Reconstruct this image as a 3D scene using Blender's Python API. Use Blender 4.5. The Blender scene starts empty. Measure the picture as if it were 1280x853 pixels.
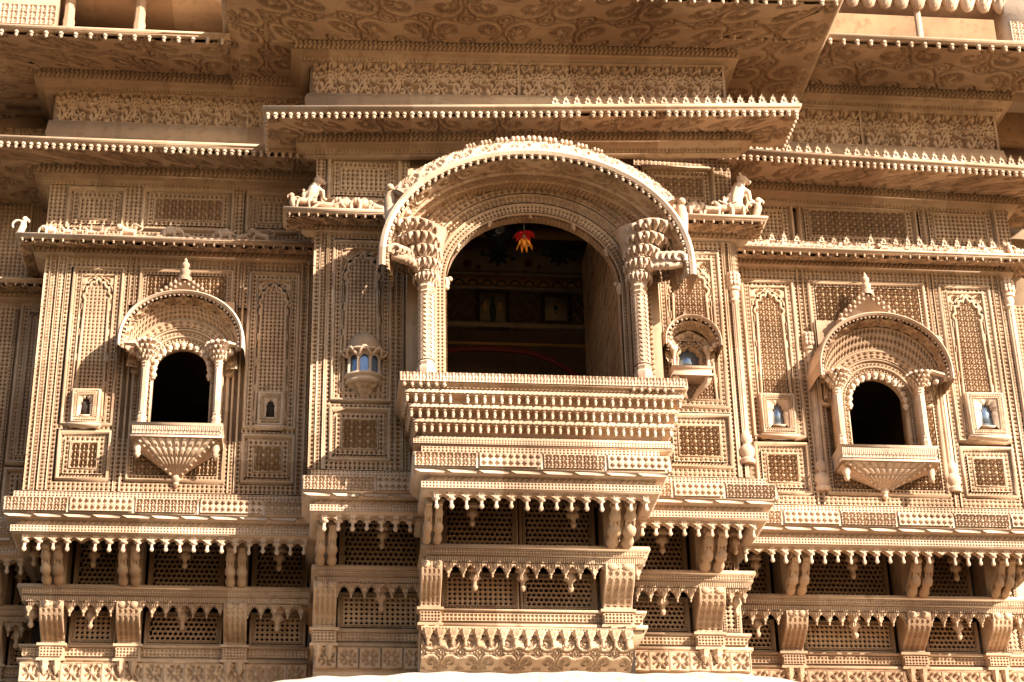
import bpy, math, random
import numpy as np
from mathutils import Matrix, Vector

random.seed(7)
RNG = np.random.default_rng(7)
S = bpy.context.scene

# ------------------------------------------------------------------ camera
_d = np.array([-270., 1168., 0.]); _v = np.array([-107., -4826., 0.])
FPX = math.sqrt(-(_d[0]*_v[0] + _d[1]*_v[1]))          # focal length in photo pixels (1280 wide)
_d[2] = _v[2] = FPX
_d /= np.linalg.norm(_d); _v /= np.linalg.norm(_v); _h = np.cross(_d, _v)
ROT = np.stack([_h, _d, _v], 1)                        # world -> camera (x right, y down, z forward)
CAM = np.array([0.0, -12.9, 1.6])
cd = bpy.data.cameras.new('camera'); cam = bpy.data.objects.new('camera', cd)
S.collection.objects.link(cam); S.camera = cam
cd.sensor_width = 36; cd.lens = FPX/1280*36; cd.clip_start = 0.1; cd.clip_end = 2000
_ax = ROT                                              # rows: camera axes in world coordinates
cam.matrix_world = Matrix(((_ax[0][0], -_ax[1][0], -_ax[2][0], CAM[0]),
                           (_ax[0][1], -_ax[1][1], -_ax[2][1], CAM[1]),
                           (_ax[0][2], -_ax[1][2], -_ax[2][2], CAM[2]), (0, 0, 0, 1)))

def W(px, py, Y):
    """photo pixel -> (X, Z) on the vertical plane at depth Y"""
    r = ROT.T @ np.array([(px-640)/FPX, (py-426.5)/FPX, 1.0])
    p = CAM + r*((Y-CAM[1])/r[1])
    return float(p[0]), float(p[2])
def wx(px, py, Y): return W(px, py, Y)[0]
def wz(px, py, Y): return W(px, py, Y)[1]

# ------------------------------------------------------------------ light
SUN = Vector((1.08, -1.0, 0.84)).normalized()          # towards the sun
el = math.asin(SUN.z); az = math.atan2(SUN.x, SUN.y)
world = bpy.data.worlds.new('World'); S.world = world; world.use_nodes = True
nt = world.node_tree; nt.nodes.clear()
sky = nt.nodes.new('ShaderNodeTexSky'); sky.sky_type = 'NISHITA'; sky.sun_disc = False
sky.sun_elevation = el; sky.sun_rotation = az; sky.dust_density = 2.0; sky.air_density = 1.0
bg = nt.nodes.new('ShaderNodeBackground'); bg.inputs[1].default_value = 0.07
wo = nt.nodes.new('ShaderNodeOutputWorld')
nt.links.new(sky.outputs[0], bg.inputs[0]); nt.links.new(bg.outputs[0], wo.inputs[0])
sl = bpy.data.lights.new('sun', 'SUN'); sl.energy = 5.0; sl.angle = math.radians(0.55); sl.color = (1.0, 0.90, 0.78)
so = bpy.data.objects.new('sun', sl); S.collection.objects.link(so)
so.rotation_euler = (-SUN).to_track_quat('-Z', 'Y').to_euler(); so.location = (12, -14, 14)
S.view_settings.view_transform = 'Standard'; S.view_settings.look = 'None'
S.view_settings.exposure = 1.62; S.view_settings.gamma = 1.0
S.cycles.max_bounces = 8; S.cycles.diffuse_bounces = 5

# ------------------------------------------------------------------ materials
def mat(name, col, rough=0.85, var=0.10, scale=3.0, bump=0.25, bscale=60.0, blocks=False, streak=0.0, metal=0.0, spec=0.3):
    m = bpy.data.materials.new(name); m.use_nodes = True
    t = m.node_tree; n = t.nodes; L = t.links
    b = n['Principled BSDF']; b.inputs['Roughness'].default_value = rough; b.inputs['Metallic'].default_value = metal
    b.inputs['Specular IOR Level'].default_value = spec
    geo = n.new('ShaderNodeNewGeometry')
    def noise(sc, det=4, vec=None):
        q = n.new('ShaderNodeTexNoise'); q.inputs['Scale'].default_value = sc; q.inputs['Detail'].default_value = det
        L.new(vec or geo.outputs['Position'], q.inputs['Vector']); return q.outputs['Fac']
    def mixc(a, bcol, fac, mode='MIX'):
        x = n.new('ShaderNodeMix'); x.data_type = 'RGBA'; x.blend_type = mode
        for s, v in ((x.inputs[0], fac), (x.inputs[6], a), (x.inputs[7], bcol)):
            if hasattr(v, 'node'): L.new(v, s)
            else: s.default_value = v
        return x.outputs[2]
    def ramp(f, lo, hi):
        r = n.new('ShaderNodeMapRange'); r.inputs[1].default_value = lo; r.inputs[2].default_value = hi
        L.new(f, r.inputs[0]); return r.outputs[0]
    c = np.array(col)
    c0 = tuple(c*(1-var)) + (1,); c1 = tuple(np.clip(c*(1+var*1.1), 0, 0.95)) + (1,)
    o = mixc(c0, c1, ramp(noise(scale), 0.3, 0.7))
    if blocks:
        mp = n.new('ShaderNodeVectorMath'); mp.operation = 'MULTIPLY'; mp.inputs[1].default_value = (1.6, 1.6, 2.6)
        L.new(geo.outputs['Position'], mp.inputs[0])
        fl = n.new('ShaderNodeVectorMath'); fl.operation = 'FLOOR'; L.new(mp.outputs[0], fl.inputs[0])
        wn = n.new('ShaderNodeTexWhiteNoise'); L.new(fl.outputs[0], wn.inputs[0])
        o = mixc(o, mixc((0.68, 0.60, 0.54, 1), (1.0, 1.0, 1.0, 1), wn.outputs[0]), 0.9, 'MULTIPLY')
        o = mixc(o, mixc((1.0, 1.0, 1.0, 1), (0.52, 0.45, 0.41, 1), ramp(noise(0.9, 8), 0.50, 0.70)), 0.75, 'MULTIPLY')
        oi = n.new('ShaderNodeObjectInfo')
        o = mixc(o, mixc((0.87, 0.85, 0.83, 1), (1, 1, 1, 1), oi.outputs['Random']), 0.6, 'MULTIPLY')
    o = mixc(o, (c[0]*0.62, c[1]*0.56, c[2]*0.50, 1), ramp(noise(scale*6, 7), 0.54, 0.76), 'MIX')
    if streak:
        sv = n.new('ShaderNodeVectorMath'); sv.operation = 'MULTIPLY'; sv.inputs[1].default_value = (9, 9, 0.9)
        L.new(geo.outputs['Position'], sv.inputs[0])
        sf = ramp(noise(1.0, 5, sv.outputs[0]), 0.55, 0.8)
        mm = n.new('ShaderNodeMath'); mm.operation = 'MULTIPLY'; mm.inputs[1].default_value = streak; L.new(sf, mm.inputs[0])
        o = mixc(o, (c[0]*0.36, c[1]*0.31, c[2]*0.28, 1), mm.outputs[0])
    L.new(o, b.inputs['Base Color'])
    if bump:
        bp = n.new('ShaderNodeBump'); bp.inputs['Strength'].default_value = bump; bp.inputs['Distance'].default_value = 0.004
        L.new(noise(bscale, 6), bp.inputs['Height']); L.new(bp.outputs[0], b.inputs['Normal'])
    return m

STONE = mat('sandstone', (0.545, 0.388, 0.254), blocks=True, streak=0.6)
PALE = mat('sandstone_pale', (0.65, 0.49, 0.355), blocks=True, streak=0.4)
PLASTER = mat('lime_plaster', (0.40, 0.35, 0.29), var=0.22, scale=2.0, streak=0.5)
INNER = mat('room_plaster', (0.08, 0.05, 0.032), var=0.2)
CREAM = mat('room_cream_paint', (0.26, 0.19, 0.115), var=0.15)
MAROON = mat('maroon_paint', (0.12, 0.018, 0.012), var=0.2)
SHADE_TINT = mat('shade_tinted_wall', (0.22, 0.122, 0.058), var=0.2, streak=0.4)  # dark gold tone puts bounce-lit shade into the upper wall's colour
OCHRE = mat('ochre_paint', (0.40, 0.22, 0.06), var=0.2)
INK = mat('dark_green_paint', (0.03, 0.045, 0.04), var=0.2)
DARK = mat('dark_wood_and_shade', (0.035, 0.022, 0.015), var=0.3)  # dark wood, and painted shade behind screens and in unglazed niches
SAND = mat('sand_paving', (0.56, 0.365, 0.165), var=0.12, scale=0.4)
RED = mat('red_petal', (0.62, 0.02, 0.03), rough=0.6, var=0.2, bump=0)
ORANGE = mat('orange_petal', (0.85, 0.30, 0.03), rough=0.6, var=0.25, scale=20, bump=0)
STRING = mat('string', (0.35, 0.28, 0.16), bump=0)
GLASS = mat('blue_glass', (0.20, 0.27, 0.36), rough=0.06, var=0.05, bump=0, spec=1.0, metal=0.6)
LAMPG = mat('dark_blue_globe', (0.015, 0.02, 0.03), rough=0.08, var=0.05, bump=0, spec=0.6)

# ------------------------------------------------------------------ mesh building
class MB:
    def __init__(s): s.v = []; s.q = []; s.t = []; s.n = 0; s.ng = []
    def add(s, V, Q=None, T=None, N=None):
        V = np.asarray(V, float).reshape(-1, 3); s.v.append(V)
        if Q is not None and len(Q): s.q.append(np.asarray(Q, int).reshape(-1, 4) + s.n)
        if T is not None and len(T): s.t.append(np.asarray(T, int).reshape(-1, 3) + s.n)
        for g in (N or []): s.ng.append([i + s.n for i in g])
        s.n += len(V); return s
    def shear(s, k, xr):
        for V in s.v: V[:, 1] += k*(V[:, 0]-xr)
        return s
    def mesh(s, name, m, smooth=None):
        me = bpy.data.meshes.new(name)
        V = np.concatenate(s.v)
        loops = []; sizes = []
        if s.q:
            Q = np.concatenate(s.q); loops.append(Q.ravel()); sizes.append(np.full(len(Q), 4))
        if s.t:
            T = np.concatenate(s.t); loops.append(T.ravel()); sizes.append(np.full(len(T), 3))
        for g in s.ng: loops.append(np.array(g)); sizes.append(np.array([len(g)]))
        loops = np.concatenate(loops).astype(np.int32); sizes = np.concatenate(sizes).astype(np.int32)
        st = np.zeros(len(sizes), np.int32); st[1:] = np.cumsum(sizes)[:-1]
        me.vertices.add(len(V)); me.vertices.foreach_set('co', V.astype(np.float32).ravel())
        me.loops.add(len(loops)); me.loops.foreach_set('vertex_index', loops)
        me.polygons.add(len(sizes)); me.polygons.foreach_set('loop_start', st)
        me.update(calc_edges=True); me.validate()
        if smooth is not None:
            me.polygons.foreach_set('use_smooth', np.ones(len(me.polygons), bool))
            me.set_sharp_from_angle(angle=math.radians(smooth))
        me.materials.append(m)
        return me

def part(name, mb, m=None, parent=None, kind=None, label=None, smooth=None, loc=None):
    me = mb.mesh(name, m or STONE, smooth) if isinstance(mb, MB) else mb
    o = bpy.data.objects.new(name, me); S.collection.objects.link(o)
    if parent is not None: o.parent = parent
    if kind: o['kind'] = kind
    if label: o['label'] = label
    if loc is not None: o.location = loc
    return o
def copies(name, me, pts, parent, jit=0.06, rz=None, drop=0.0, kind=None, sc=1.0):
    out = []
    for i, p in enumerate(pts):
        if drop and random.random() < drop: continue
        o = bpy.data.objects.new(name, me); S.collection.objects.link(o); o.parent = parent; o.location = p
        j = random.uniform(-jit, jit); o.scale = (sc*(1+j), sc*(1+j), sc*(1+random.uniform(-jit, jit)))
        o.rotation_euler = (0, random.uniform(-jit, jit)*0.6, rz[i] if rz is not None else 0)
        if kind: o['kind'] = kind
        out.append(o)
    return out
def empty(name, loc=(0, 0, 0), parent=None):
    o = bpy.data.objects.new(name, None); S.collection.objects.link(o); o.location = loc; o.parent = parent
    o.empty_display_size = 0.2; return o
def tag(o, label, cat, group=None):
    o['label'] = label; o['category'] = cat
    if group: o['group'] = group
    return o

BQ = [(0, 1, 5, 4), (1, 2, 6, 5), (2, 3, 7, 6), (3, 0, 4, 7), (3, 2, 1, 0), (4, 5, 6, 7)]
def box(mb, x0, x1, y0, y1, z0, z1):
    return mb.add([(x0, y0, z0), (x1, y0, z0), (x1, y1, z0), (x0, y1, z0), (x0, y0, z1), (x1, y0, z1), (x1, y1, z1), (x0, y1, z1)], BQ)
def wrap(mb, x0, x1, Y, yb, prof, sides=3, lid=3):
    """moulding: profile [(out, z)] swept round left side, front and right side of a block whose front plane is Y; closed at the back"""
    P = np.array(prof, float); n = len(P)
    st = []
    for (x, sx, y, sy) in ((x0, -1, yb, 0), (x0, -1, Y, -1), (x1, 1, Y, -1), (x1, 1, yb, 0)):
        ox = P[:, 0]*sx; oy = P[:, 0]*sy
        if x == x0 and not sides & 1: ox = ox*0
        if x == x1 and sx == 1 and not sides & 2: ox = ox*0
        st.append(np.stack([x+ox, y+oy, P[:, 1]], 1))
    V = np.concatenate(st); Q = []
    for k in range(3):
        for i in range(n-1):
            Q.append((k*n+i, (k+1)*n+i, (k+1)*n+i+1, k*n+i+1))
    # top and bottom lids
    N = ([[0, n, 2*n, 3*n]] if lid & 1 else []) + ([[n-1, 4*n-1, 3*n-1, 2*n-1]] if lid & 2 else [])
    if lid == 3: N += [list(range(n)), list(range(4*n-1, 3*n-1, -1))]
    mb.add(V, Q, N=N); return mb
def lathe(mb, prof, seg=10, c=(0, 0, 0), a0=0.0, a1=2*math.pi, sx=1.0, sy=1.0):
    P = np.array(prof, float); n = len(P); full = abs(a1-a0-2*math.pi) < 1e-6
    A = np.linspace(a0, a1, seg+1)[:seg if full else seg+1]
    V = np.stack([np.outer(np.cos(A), P[:, 0])*sx, np.outer(np.sin(A), P[:, 0])*sy, np.tile(P[:, 1], (len(A), 1))], -1).reshape(-1, 3) + np.array(c)
    Q = []
    m = len(A)
    for k in range(m if full else m-1):
        k2 = (k+1) % m
        for i in range(n-1): Q.append((k*n+i, k2*n+i, k2*n+i+1, k*n+i+1))
    mb.add(V, Q); return mb
def flute(mb, prof, n=8, amp=.14, c=(0, 0, 0)):
    """lathe whose rings are petalled: amp per ring"""
    P = np.array([(p[0], p[1]) for p in prof]); am = np.array([p[2] if len(p) > 2 else 0 for p in prof]); seg = n*2; A = np.arange(seg)*2*math.pi/seg
    Rr = P[None, :, 0]*(1-am[None, :]*amp*(1-np.cos(n*A))[:, None]); m = len(P)
    V = np.stack([np.cos(A)[:, None]*Rr, np.sin(A)[:, None]*Rr, np.tile(P[:, 1], (seg, 1))], -1).reshape(-1, 3)+np.array(c)
    mb.add(V, [(k*m+i, (k+1) % seg*m+i, (k+1) % seg*m+i+1, k*m+i+1) for k in range(seg) for i in range(m-1)]); return mb
def ball(mb, c, r, seg=8, rings=5):
    r = np.broadcast_to(np.array(r, float), (3,))
    T = np.linspace(0.06, math.pi-0.06, rings+1); A = np.arange(seg)*2*math.pi/seg
    V = np.stack([np.outer(np.sin(T), np.cos(A))*r[0], np.outer(np.sin(T), np.sin(A))*r[1], np.repeat(np.cos(T)[:, None], seg, 1)*r[2]], -1).reshape(-1, 3) + np.array(c)
    Q = [(i*seg+k, i*seg+(k+1) % seg, (i+1)*seg+(k+1) % seg, (i+1)*seg+k) for i in range(rings) for k in range(seg)]
    mb.add(V, Q, N=[list(range(seg)), list(range(rings*seg, (rings+1)*seg))]); return mb
def tube(mb, pts, rad, seg=8, ell=None, cap=True):
    P = np.array(pts, float); n = len(P); R = np.broadcast_to(np.array(rad, float), (n,))
    T = np.gradient(P, axis=0); T /= np.linalg.norm(T, axis=1)[:, None]
    up = np.eye(3)[int(np.argmin(np.abs(T).max(0)))]
    B = np.cross(T, up); B /= np.linalg.norm(B, axis=1)[:, None]; Nn = np.cross(B, T)
    A = np.arange(seg)*2*math.pi/seg; ea, eb = ell or (1, 1)
    V = (P[:, None, :] + R[:, None, None]*(ea*np.cos(A)[None, :, None]*Nn[:, None, :] + eb*np.sin(A)[None, :, None]*B[:, None, :])).reshape(-1, 3)
    Q = [(i*seg+k, i*seg+(k+1) % seg, (i+1)*seg+(k+1) % seg, (i+1)*seg+k) for i in range(n-1) for k in range(seg)]
    mb.add(V, Q, N=[list(range(seg)), list(range((n-1)*seg, n*seg))] if cap else None); return mb
def prism(mb, poly, y0, y1):
    """polygon [(x,z)] extruded in y"""
    n = len(poly)
    V = [(x, y0, z) for x, z in poly] + [(x, y1, z) for x, z in poly]
    Q = [(i, (i+1) % n, n+(i+1) % n, n+i) for i in range(n)]
    mb.add(V, Q, N=[list(range(n)), list(range(2*n-1, n-1, -1))]); return mb
def prismx(mb, poly, x0, x1):
    n = len(poly)
    V = [(x0, y, z) for y, z in poly] + [(x1, y, z) for y, z in poly]
    Q = [(i, (i+1) % n, n+(i+1) % n, n+i) for i in range(n)]
    mb.add(V, Q, N=[list(range(n)), list(range(2*n-1, n-1, -1))]); return mb

# ---- carved pattern cells: (u, v, h) with h in 0..1 (1 = face of the stone, 0 = bottom of the cut)
def ring_cell(hole, outer=None, hb=0.0):
    """cell with one hole; hole is a list of 8 points"""
    o = outer or [(0, 0), (.5, 0), (1, 0), (1, .5), (1, 1), (.5, 1), (0, 1), (0, .5)]
    V = [(u, v, 1) for u, v in o] + [(u, v, 1) for u, v in hole] + [(.5+(u-.5)*.82, .5+(v-.5)*.82, hb) for u, v in hole]
    n = 8
    Q = [(i, (i+1) % n, n+(i+1) % n, n+i) for i in range(n)] + [(n+i, n+(i+1) % n, 2*n+(i+1) % n, 2*n+i) for i in range(n)]
    Q += [(16, 17, 18, 19), (16, 19, 20, 23), (20, 21, 22, 23)]
    return np.array(V, float), np.array(Q), np.zeros((0, 3), int)
def cell(kind):
    if kind == 'dia':
        V = [(0, 0, 1), (1, 0, 1), (1, 1, 1), (0, 1, 1), (.5, .04, 1), (.96, .5, 1), (.5, .96, 1), (.04, .5, 1),
             (.5, .09, 0), (.91, .5, 0), (.5, .91, 0), (.09, .5, 0)]
        Q = [(4, 5, 9, 8), (5, 6, 10, 9), (6, 7, 11, 10), (7, 4, 8, 11), (8, 9, 10, 11)]
        T = [(0, 1, 4), (1, 5, 4), (1, 2, 5), (2, 6, 5), (2, 3, 6), (3, 7, 6), (3, 0, 7), (0, 4, 7)]
        return np.array(V, float), np.array(Q), np.array(T)
    if kind == 'sq':
        V = [(0, 0, 1), (1, 0, 1), (1, 1, 1), (0, 1, 1), (.13, .13, 1), (.87, .13, 1), (.87, .87, 1), (.13, .87, 1), (.16, .16, 0), (.84, .16, 0), (.84, .84, 0), (.16, .84, 0)]
        Q = [(0, 1, 5, 4), (1, 2, 6, 5), (2, 3, 7, 6), (3, 0, 4, 7), (4, 5, 9, 8), (5, 6, 10, 9), (6, 7, 11, 10), (7, 4, 8, 11), (8, 9, 10, 11)]
        return np.array(V, float), np.array(Q), np.zeros((0, 3), int)
    if kind == 'tri':                    # alternating triangles: zigzag ribbon
        V = [(0, 0, 1), (1, 0, 1), (.5, 1, 1), (0, 1, 1), (1, 1, 1), (.5, .34, 0), (.08, .84, 0), (.92, .84, 0)]
        T = [(0, 1, 5), (1, 2, 5), (2, 0, 5), (0, 2, 6), (2, 3, 6), (3, 0, 6), (1, 4, 7), (4, 2, 7), (2, 1, 7)]
        return np.array(V, float), np.zeros((0, 4), int), np.array(T)
    if kind == 'rope':                   # slanted twisted ridges
        V = [(0, 0, 0), (.5, 0, 1), (1, 0, 0), (.35, .5, .15), (.85, .5, 1.15), (1.35, .5, .15), (.7, 1, 0), (1.2, 1, 1), (1.7, 1, 0)]
        Q = [(0, 1, 4, 3), (1, 2, 5, 4), (3, 4, 7, 6), (4, 5, 8, 7)]
        return np.array(V, float), np.array(Q), np.zeros((0, 3), int)
    if kind == 'oct':
        a = .43; b = .19
        return ring_cell([(.5-b-.02, .5-a), (.5+b, .5-a), (.5+a, .5-b), (.5+a, .5+b), (.5+b, .5+a), (.5-b, .5+a), (.5-a, .5+b), (.5-a, .5-b)],
                         [(0, 0), (.5, 0), (1, 0), (1, .5), (1, 1), (.5, 1), (0, 1), (0, .5)])
    if kind in ('flw', 'ros', 'leaf'):
        n = 9 if kind != 'ros' else 15
        g = np.linspace(0, 1, n); U, Vv = np.meshgrid(g, g, indexing='ij'); x = U*2-1; y = Vv*2-1
        r = np.hypot(x, y); th = np.arctan2(y, x)
        if kind == 'flw':
            h = np.where((np.abs(np.sin(2*th)) > .55) & (r > .25) & (r < .98), 0, 1.0); h[(r < .2)] = 1.25
        elif kind == 'leaf':
            h = np.clip(1.15-np.abs(x)*1.1*(1+y*.5), 0, 1); h = np.where(np.abs(np.abs(x)-.45-.1*y) < .14, 0, 1.0); h[np.abs(x) > .8] = 0
        else:
            h = np.where((np.abs(np.sin(4*th+.39)) > .5) & (r > .3) & (r < .84), 0, 1.0); h[(r > .86) & (r < .93)] = 1.15
        h[0, :] = h[-1, :] = 1; h[:, 0] = h[:, -1] = 1
        V = np.stack([U, Vv, h], -1).reshape(-1, 3)
        Q = [(i*n+j, (i+1)*n+j, (i+1)*n+j+1, i*n+j+1) for i in range(n-1) for j in range(n-1)]
        return V, np.array(Q), np.zeros((0, 3), int)
_cells = {}
def tiles(mb, kind, nu, nv, mp, mask=None, stagger=False, wob=0.02):
    if kind not in _cells: _cells[kind] = cell(kind)
    V, Q, T = _cells[kind]
    I, J = np.meshgrid(np.arange(nu), np.arange(nv), indexing='ij'); I = I.ravel().astype(float); J = J.ravel().astype(float)
    if stagger:
        I = I + np.where(J % 2 == 1, .5, 0)
    if mask is not None:
        k = mask((I+.5)/nu, (J+.5)/nv); I = I[k]; J = J[k]
    if not len(I): return mb
    U = np.clip((I[:, None]+V[None, :, 0])/nu, 0, 1); Vv = np.clip((J[:, None]+V[None, :, 1])/nv, 0, 1)
    H = np.broadcast_to(V[None, :, 2], U.shape)
    if wob: H = H*(1+RNG.normal(0, wob, len(I))[:, None])
    P = mp(U.ravel(), Vv.ravel(), H.ravel())
    off = (np.arange(len(I))*len(V))[:, None, None]
    mb.add(P, (Q[None]+off).reshape(-1, 4) if len(Q) else None, (T[None]+off).reshape(-1, 3) if len(T) else None)
    return mb
SINK = .032                                             # wall cores lie this far behind the carved skin
def plane_map(x0, x1, z0, z1, Y, dep, swap=False, sink=0.0):
    """pattern on a wall facing -Y; the stone face stands dep proud of Y"""
    if swap: return lambda u, v, h: np.stack([x0+v*(x1-x0), Y+sink-h*(dep+sink), z0+u*(z1-z0)], -1)
    return lambda u, v, h: np.stack([x0+u*(x1-x0), Y+sink-h*(dep+sink), z0+v*(z1-z0)], -1)
def strip(mb, x0, x1, z0, z1, Y, kind='dia', c=.03, dep=.018, rows=None, mask=None, stagger=False, sink=0.0):
    w = x1-x0; h = z1-z0
    if w <= 0 or h <= 0: return mb
    if kind in ('rope', 'tri', 'leaf') and h > w:
        return tiles(mb, kind, max(1, round(h/c)), rows or 1, plane_map(x0, x1, z0, z1, Y, dep, True))
    nv = rows or max(1, round(h/c)); nu = max(1, round(w/c))
    return tiles(mb, kind, nu, nv, plane_map(x0, x1, z0, z1, Y, dep, sink=sink), mask, stagger)
def frame(mb, x0, x1, z0, z1, Y, w, h):
    """raised mitred moulding round a rectangle, standing h proud"""
    b = min(w*.3, h)
    def r(d, y): return [(x0+d, y, z0+d), (x1-d, y, z0+d), (x1-d, y, z1-d), (x0+d, y, z1-d)]
    V = r(0, Y) + r(b, Y-h) + r(w-b, Y-h) + r(w, Y)
    Q = [(k*4+i, k*4+(i+1) % 4, (k+1)*4+(i+1) % 4, (k+1)*4+i) for k in range(3) for i in range(4)]
    mb.add(V, Q); return mb
def nest(mb, x0, x1, z0, z1, Y, spec, sink=0.0):
    """concentric borders; spec items ('f', width, height) plain moulding or (kind, width, cell). Returns inner rectangle"""
    for s in spec:
        w = s[1]
        if s[0] == 'f': frame(mb, x0, x1, z0, z1, Y, w, s[2])
        elif s[0] != 'gap':
            k, c = s[0], s[2]
            d = .028 if k != 'rope' else .018
            rows = max(1, round(w/c)) if k in ('dia', 'sq') else 1
            snk = sink if k in ('dia', 'sq') else 0
            strip(mb, x0, x1, z1-w, z1, Y, k, c, d, rows, sink=snk); strip(mb, x0, x1, z0, z0+w, Y, k, c, d, rows, sink=snk)
            if k in ('dia', 'sq'):
                for a, b in ((x0, x0+w), (x1-w, x1)):
                    tiles(mb, k, rows, max(1, round((z1-z0-2*w)/c)), plane_map(a, b, z0+w, z1-w, Y, d, sink=snk))
            else:
                strip(mb, x0, x0+w, z0+w, z1-w, Y, k, c, d); strip(mb, x1-w, x1, z0+w, z1-w, Y, k, c, d)
        x0 += w; x1 -= w; z0 += w; z1 -= w
    return x0, x1, z0, z1
def hfield(mb, nu, nv, hf, mp, mask=None):
    U, V = np.meshgrid(np.linspace(0, 1, nu+1), np.linspace(0, 1, nv+1), indexing='ij')
    H = hf(U, V)
    P = mp(U.ravel(), V.ravel(), H.ravel())
    I, J = np.meshgrid(np.arange(nu), np.arange(nv), indexing='ij'); I = I.ravel(); J = J.ravel()
    if mask is not None:
        k = mask((I+.5)/nu, (J+.5)/nv); I = I[k]; J = J[k]
    a = I*(nv+1)+J
    mb.add(P, np.stack([a, a+nv+1, a+nv+2, a+1], 1)); return mb
def smooth01(x): x = np.clip(x, 0, 1); return x*x*(3-2*x)
def _dist(curves, n=112):
    g = (np.arange(n)+.5)/n*2-1; X, Y = np.meshgrid(g, g, indexing='ij'); D = np.full((n, n), 9.0)
    for c in curves:
        c = np.asarray(c, float)
        for k in range(0, len(c), 24):
            q = c[k:k+24]
            D = np.minimum(D, np.sqrt(((X[..., None]-q[:, 0])**2+(Y[..., None]-q[:, 1])**2).min(-1)))
    return D
def _spiral(cx, cy, r0, turns, th0, sgn=1, dec=.30, n=90):
    t = np.linspace(0, turns*2*math.pi, n); r = r0*np.exp(-dec*t)
    return np.stack([cx+r*np.cos(th0+sgn*t), cy+r*np.sin(th0+sgn*t)], 1)
def _arc(cx, cy, r, a0, a1, n=24):
    t = np.linspace(a0, a1, n); return np.stack([cx+r*np.cos(t), cy+r*np.sin(t)], 1)
_cv = [_spiral(0, 0, .80, 1.0, -1.2, 1, .20), _spiral(0, 0, .98, .5, -1.0, 1, .02)]
for _k in range(9):                                   # acanthus lobes springing from the stem
    _t = .35+_k*.62; _r = .80*math.exp(-.20*_t); _a = -1.2+_t
    _px, _py = _r*math.cos(_a), _r*math.sin(_a)
    for _s, _l in ((-.9, .42), (.25, .34), (1.9, .26)):
        _d = _a+math.pi*.5+_s; _L = _l*(_r+.25)
        _q = np.linspace(0, 1, 18); _cv.append(np.stack([_px+np.cos(_d+_q*1.5)*_L*_q, _py+np.sin(_d+_q*1.5)*_L*_q], 1))
for _sx, _sy in ((-1, -1), (1, 1), (-1, 1), (1, -1)): _cv += [_arc(_sx, _sy, .42, 0, 2*math.pi, 60), _arc(_sx, _sy, .20, 0, 2*math.pi, 30)]
M_SCROLL = smooth01((_dist(_cv)-.034)/.05)            # 0 in the cut line, 1 on the leaf
_cf = [_arc(0, 0, .09, 0, 6.3, 20)]
for _k in range(8):
    _a = _k*math.pi/4; _q = np.linspace(0, 1, 26)
    for _s in (-1, 1): _cf.append(np.stack([np.cos(_a+_s*.36*np.sin(math.pi*_q))*(.10+.30*_q), np.sin(_a+_s*.36*np.sin(math.pi*_q))*(.10+.30*_q)], 1))
_rs = np.random.default_rng(3)
for _px, _py in ((-.72, -.70), (-.25, -.74), (.28, -.72), (.76, -.66), (-.80, -.20), (-.58, .18), (.60, -.14), (.84, .22), (-.80, .68), (-.30, .72), (.22, .76), (.70, .70), (0, -.56), (.48, .40), (-.52, -.44), (1, -.1), (-1, .1)):
    _c = _spiral(_px, _py, .27, 1.15, _rs.uniform(0, 6.3), _rs.choice([-1, 1]), .24); _cf.append(_c)
    _e = _c[0]; _q = np.linspace(0, 1, 14); _cf.append(np.stack([_e[0]*(1-_q)+_q*_e[0]*.45, _e[1]*(1-_q)+_q*_e[1]*.45], 1) if _rs.random() < .5 else _arc(_px, _py, .07, 0, 6.3, 14))
_cf += [np.array([(x, y) for x in np.linspace(-1, 1, 60)]) for y in (-.985, .985)]
M_FLORAL = 1-smooth01((_dist(_cf)-.046)/.030)          # 1 on the strand, 0 in the hole
def _samp(M, x, y):
    n = M.shape[0]; a = np.clip((x+1)/2*n-.5, 0, n-1.001); b = np.clip((y+1)/2*n-.5, 0, n-1.001); i = a.astype(int); j = b.astype(int); fa = a-i; fb = b-j
    return M[i, j]*(1-fa)*(1-fb)+M[i+1, j]*fa*(1-fb)+M[i, j+1]*(1-fa)*fb+M[i+1, j+1]*fa*fb
def scroll(w, h, c=.17, rows=None, seed=0):
    """running acanthus scroll incised over a w x h metre field, alternately handed"""
    nr = rows or max(1, round(h/c)); nc = max(1, round(w/c))
    def f(U, V):
        a = U*nc; b = V*nr; i = np.floor(np.minimum(a, nc-1e-6)); j = np.floor(np.minimum(b, nr-1e-6))
        x = (a-i-.5)*2; y = (b-j-.5)*2
        x = np.where((i+j) % 2 == 0, x, -x); y = np.where(j % 2 == 0, y, -y)
        return _samp(M_SCROLL, np.clip(x+.03*np.sin(i*5+y*3), -1, 1), y)
    return f
def floral(w, h, c=.26, rows=1, thr=.0, seed=0):
    """pierced flower and tendril openwork: 1 = stone, 0 = cut right back"""
    nc = max(1, round(w/c))
    def f(U, V):
        a = U*nc; b = V*rows; i = np.floor(np.minimum(a, nc-1e-6)); j = np.floor(np.minimum(b, rows-1e-6)); x = (a-i-.5)*2; y = (b-j-.5)*2
        return _samp(M_FLORAL, np.clip(x+.04*np.sin(i*2.1+seed+4*y)*(1-x*x), -1, 1), y)
    return f
def inpoly(x, z, poly):
    x = np.asarray(x); ins = np.zeros(x.shape, bool); n = len(poly); j = n-1
    for i in range(n):
        xi, zi = poly[i]; xj, zj = poly[j]
        if zi != zj:
            c = ((zi > z) != (zj > z)) & (x < (xj-xi)*(z-zi)/(zj-zi)+xi); ins ^= c
        j = i
    return ins

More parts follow.
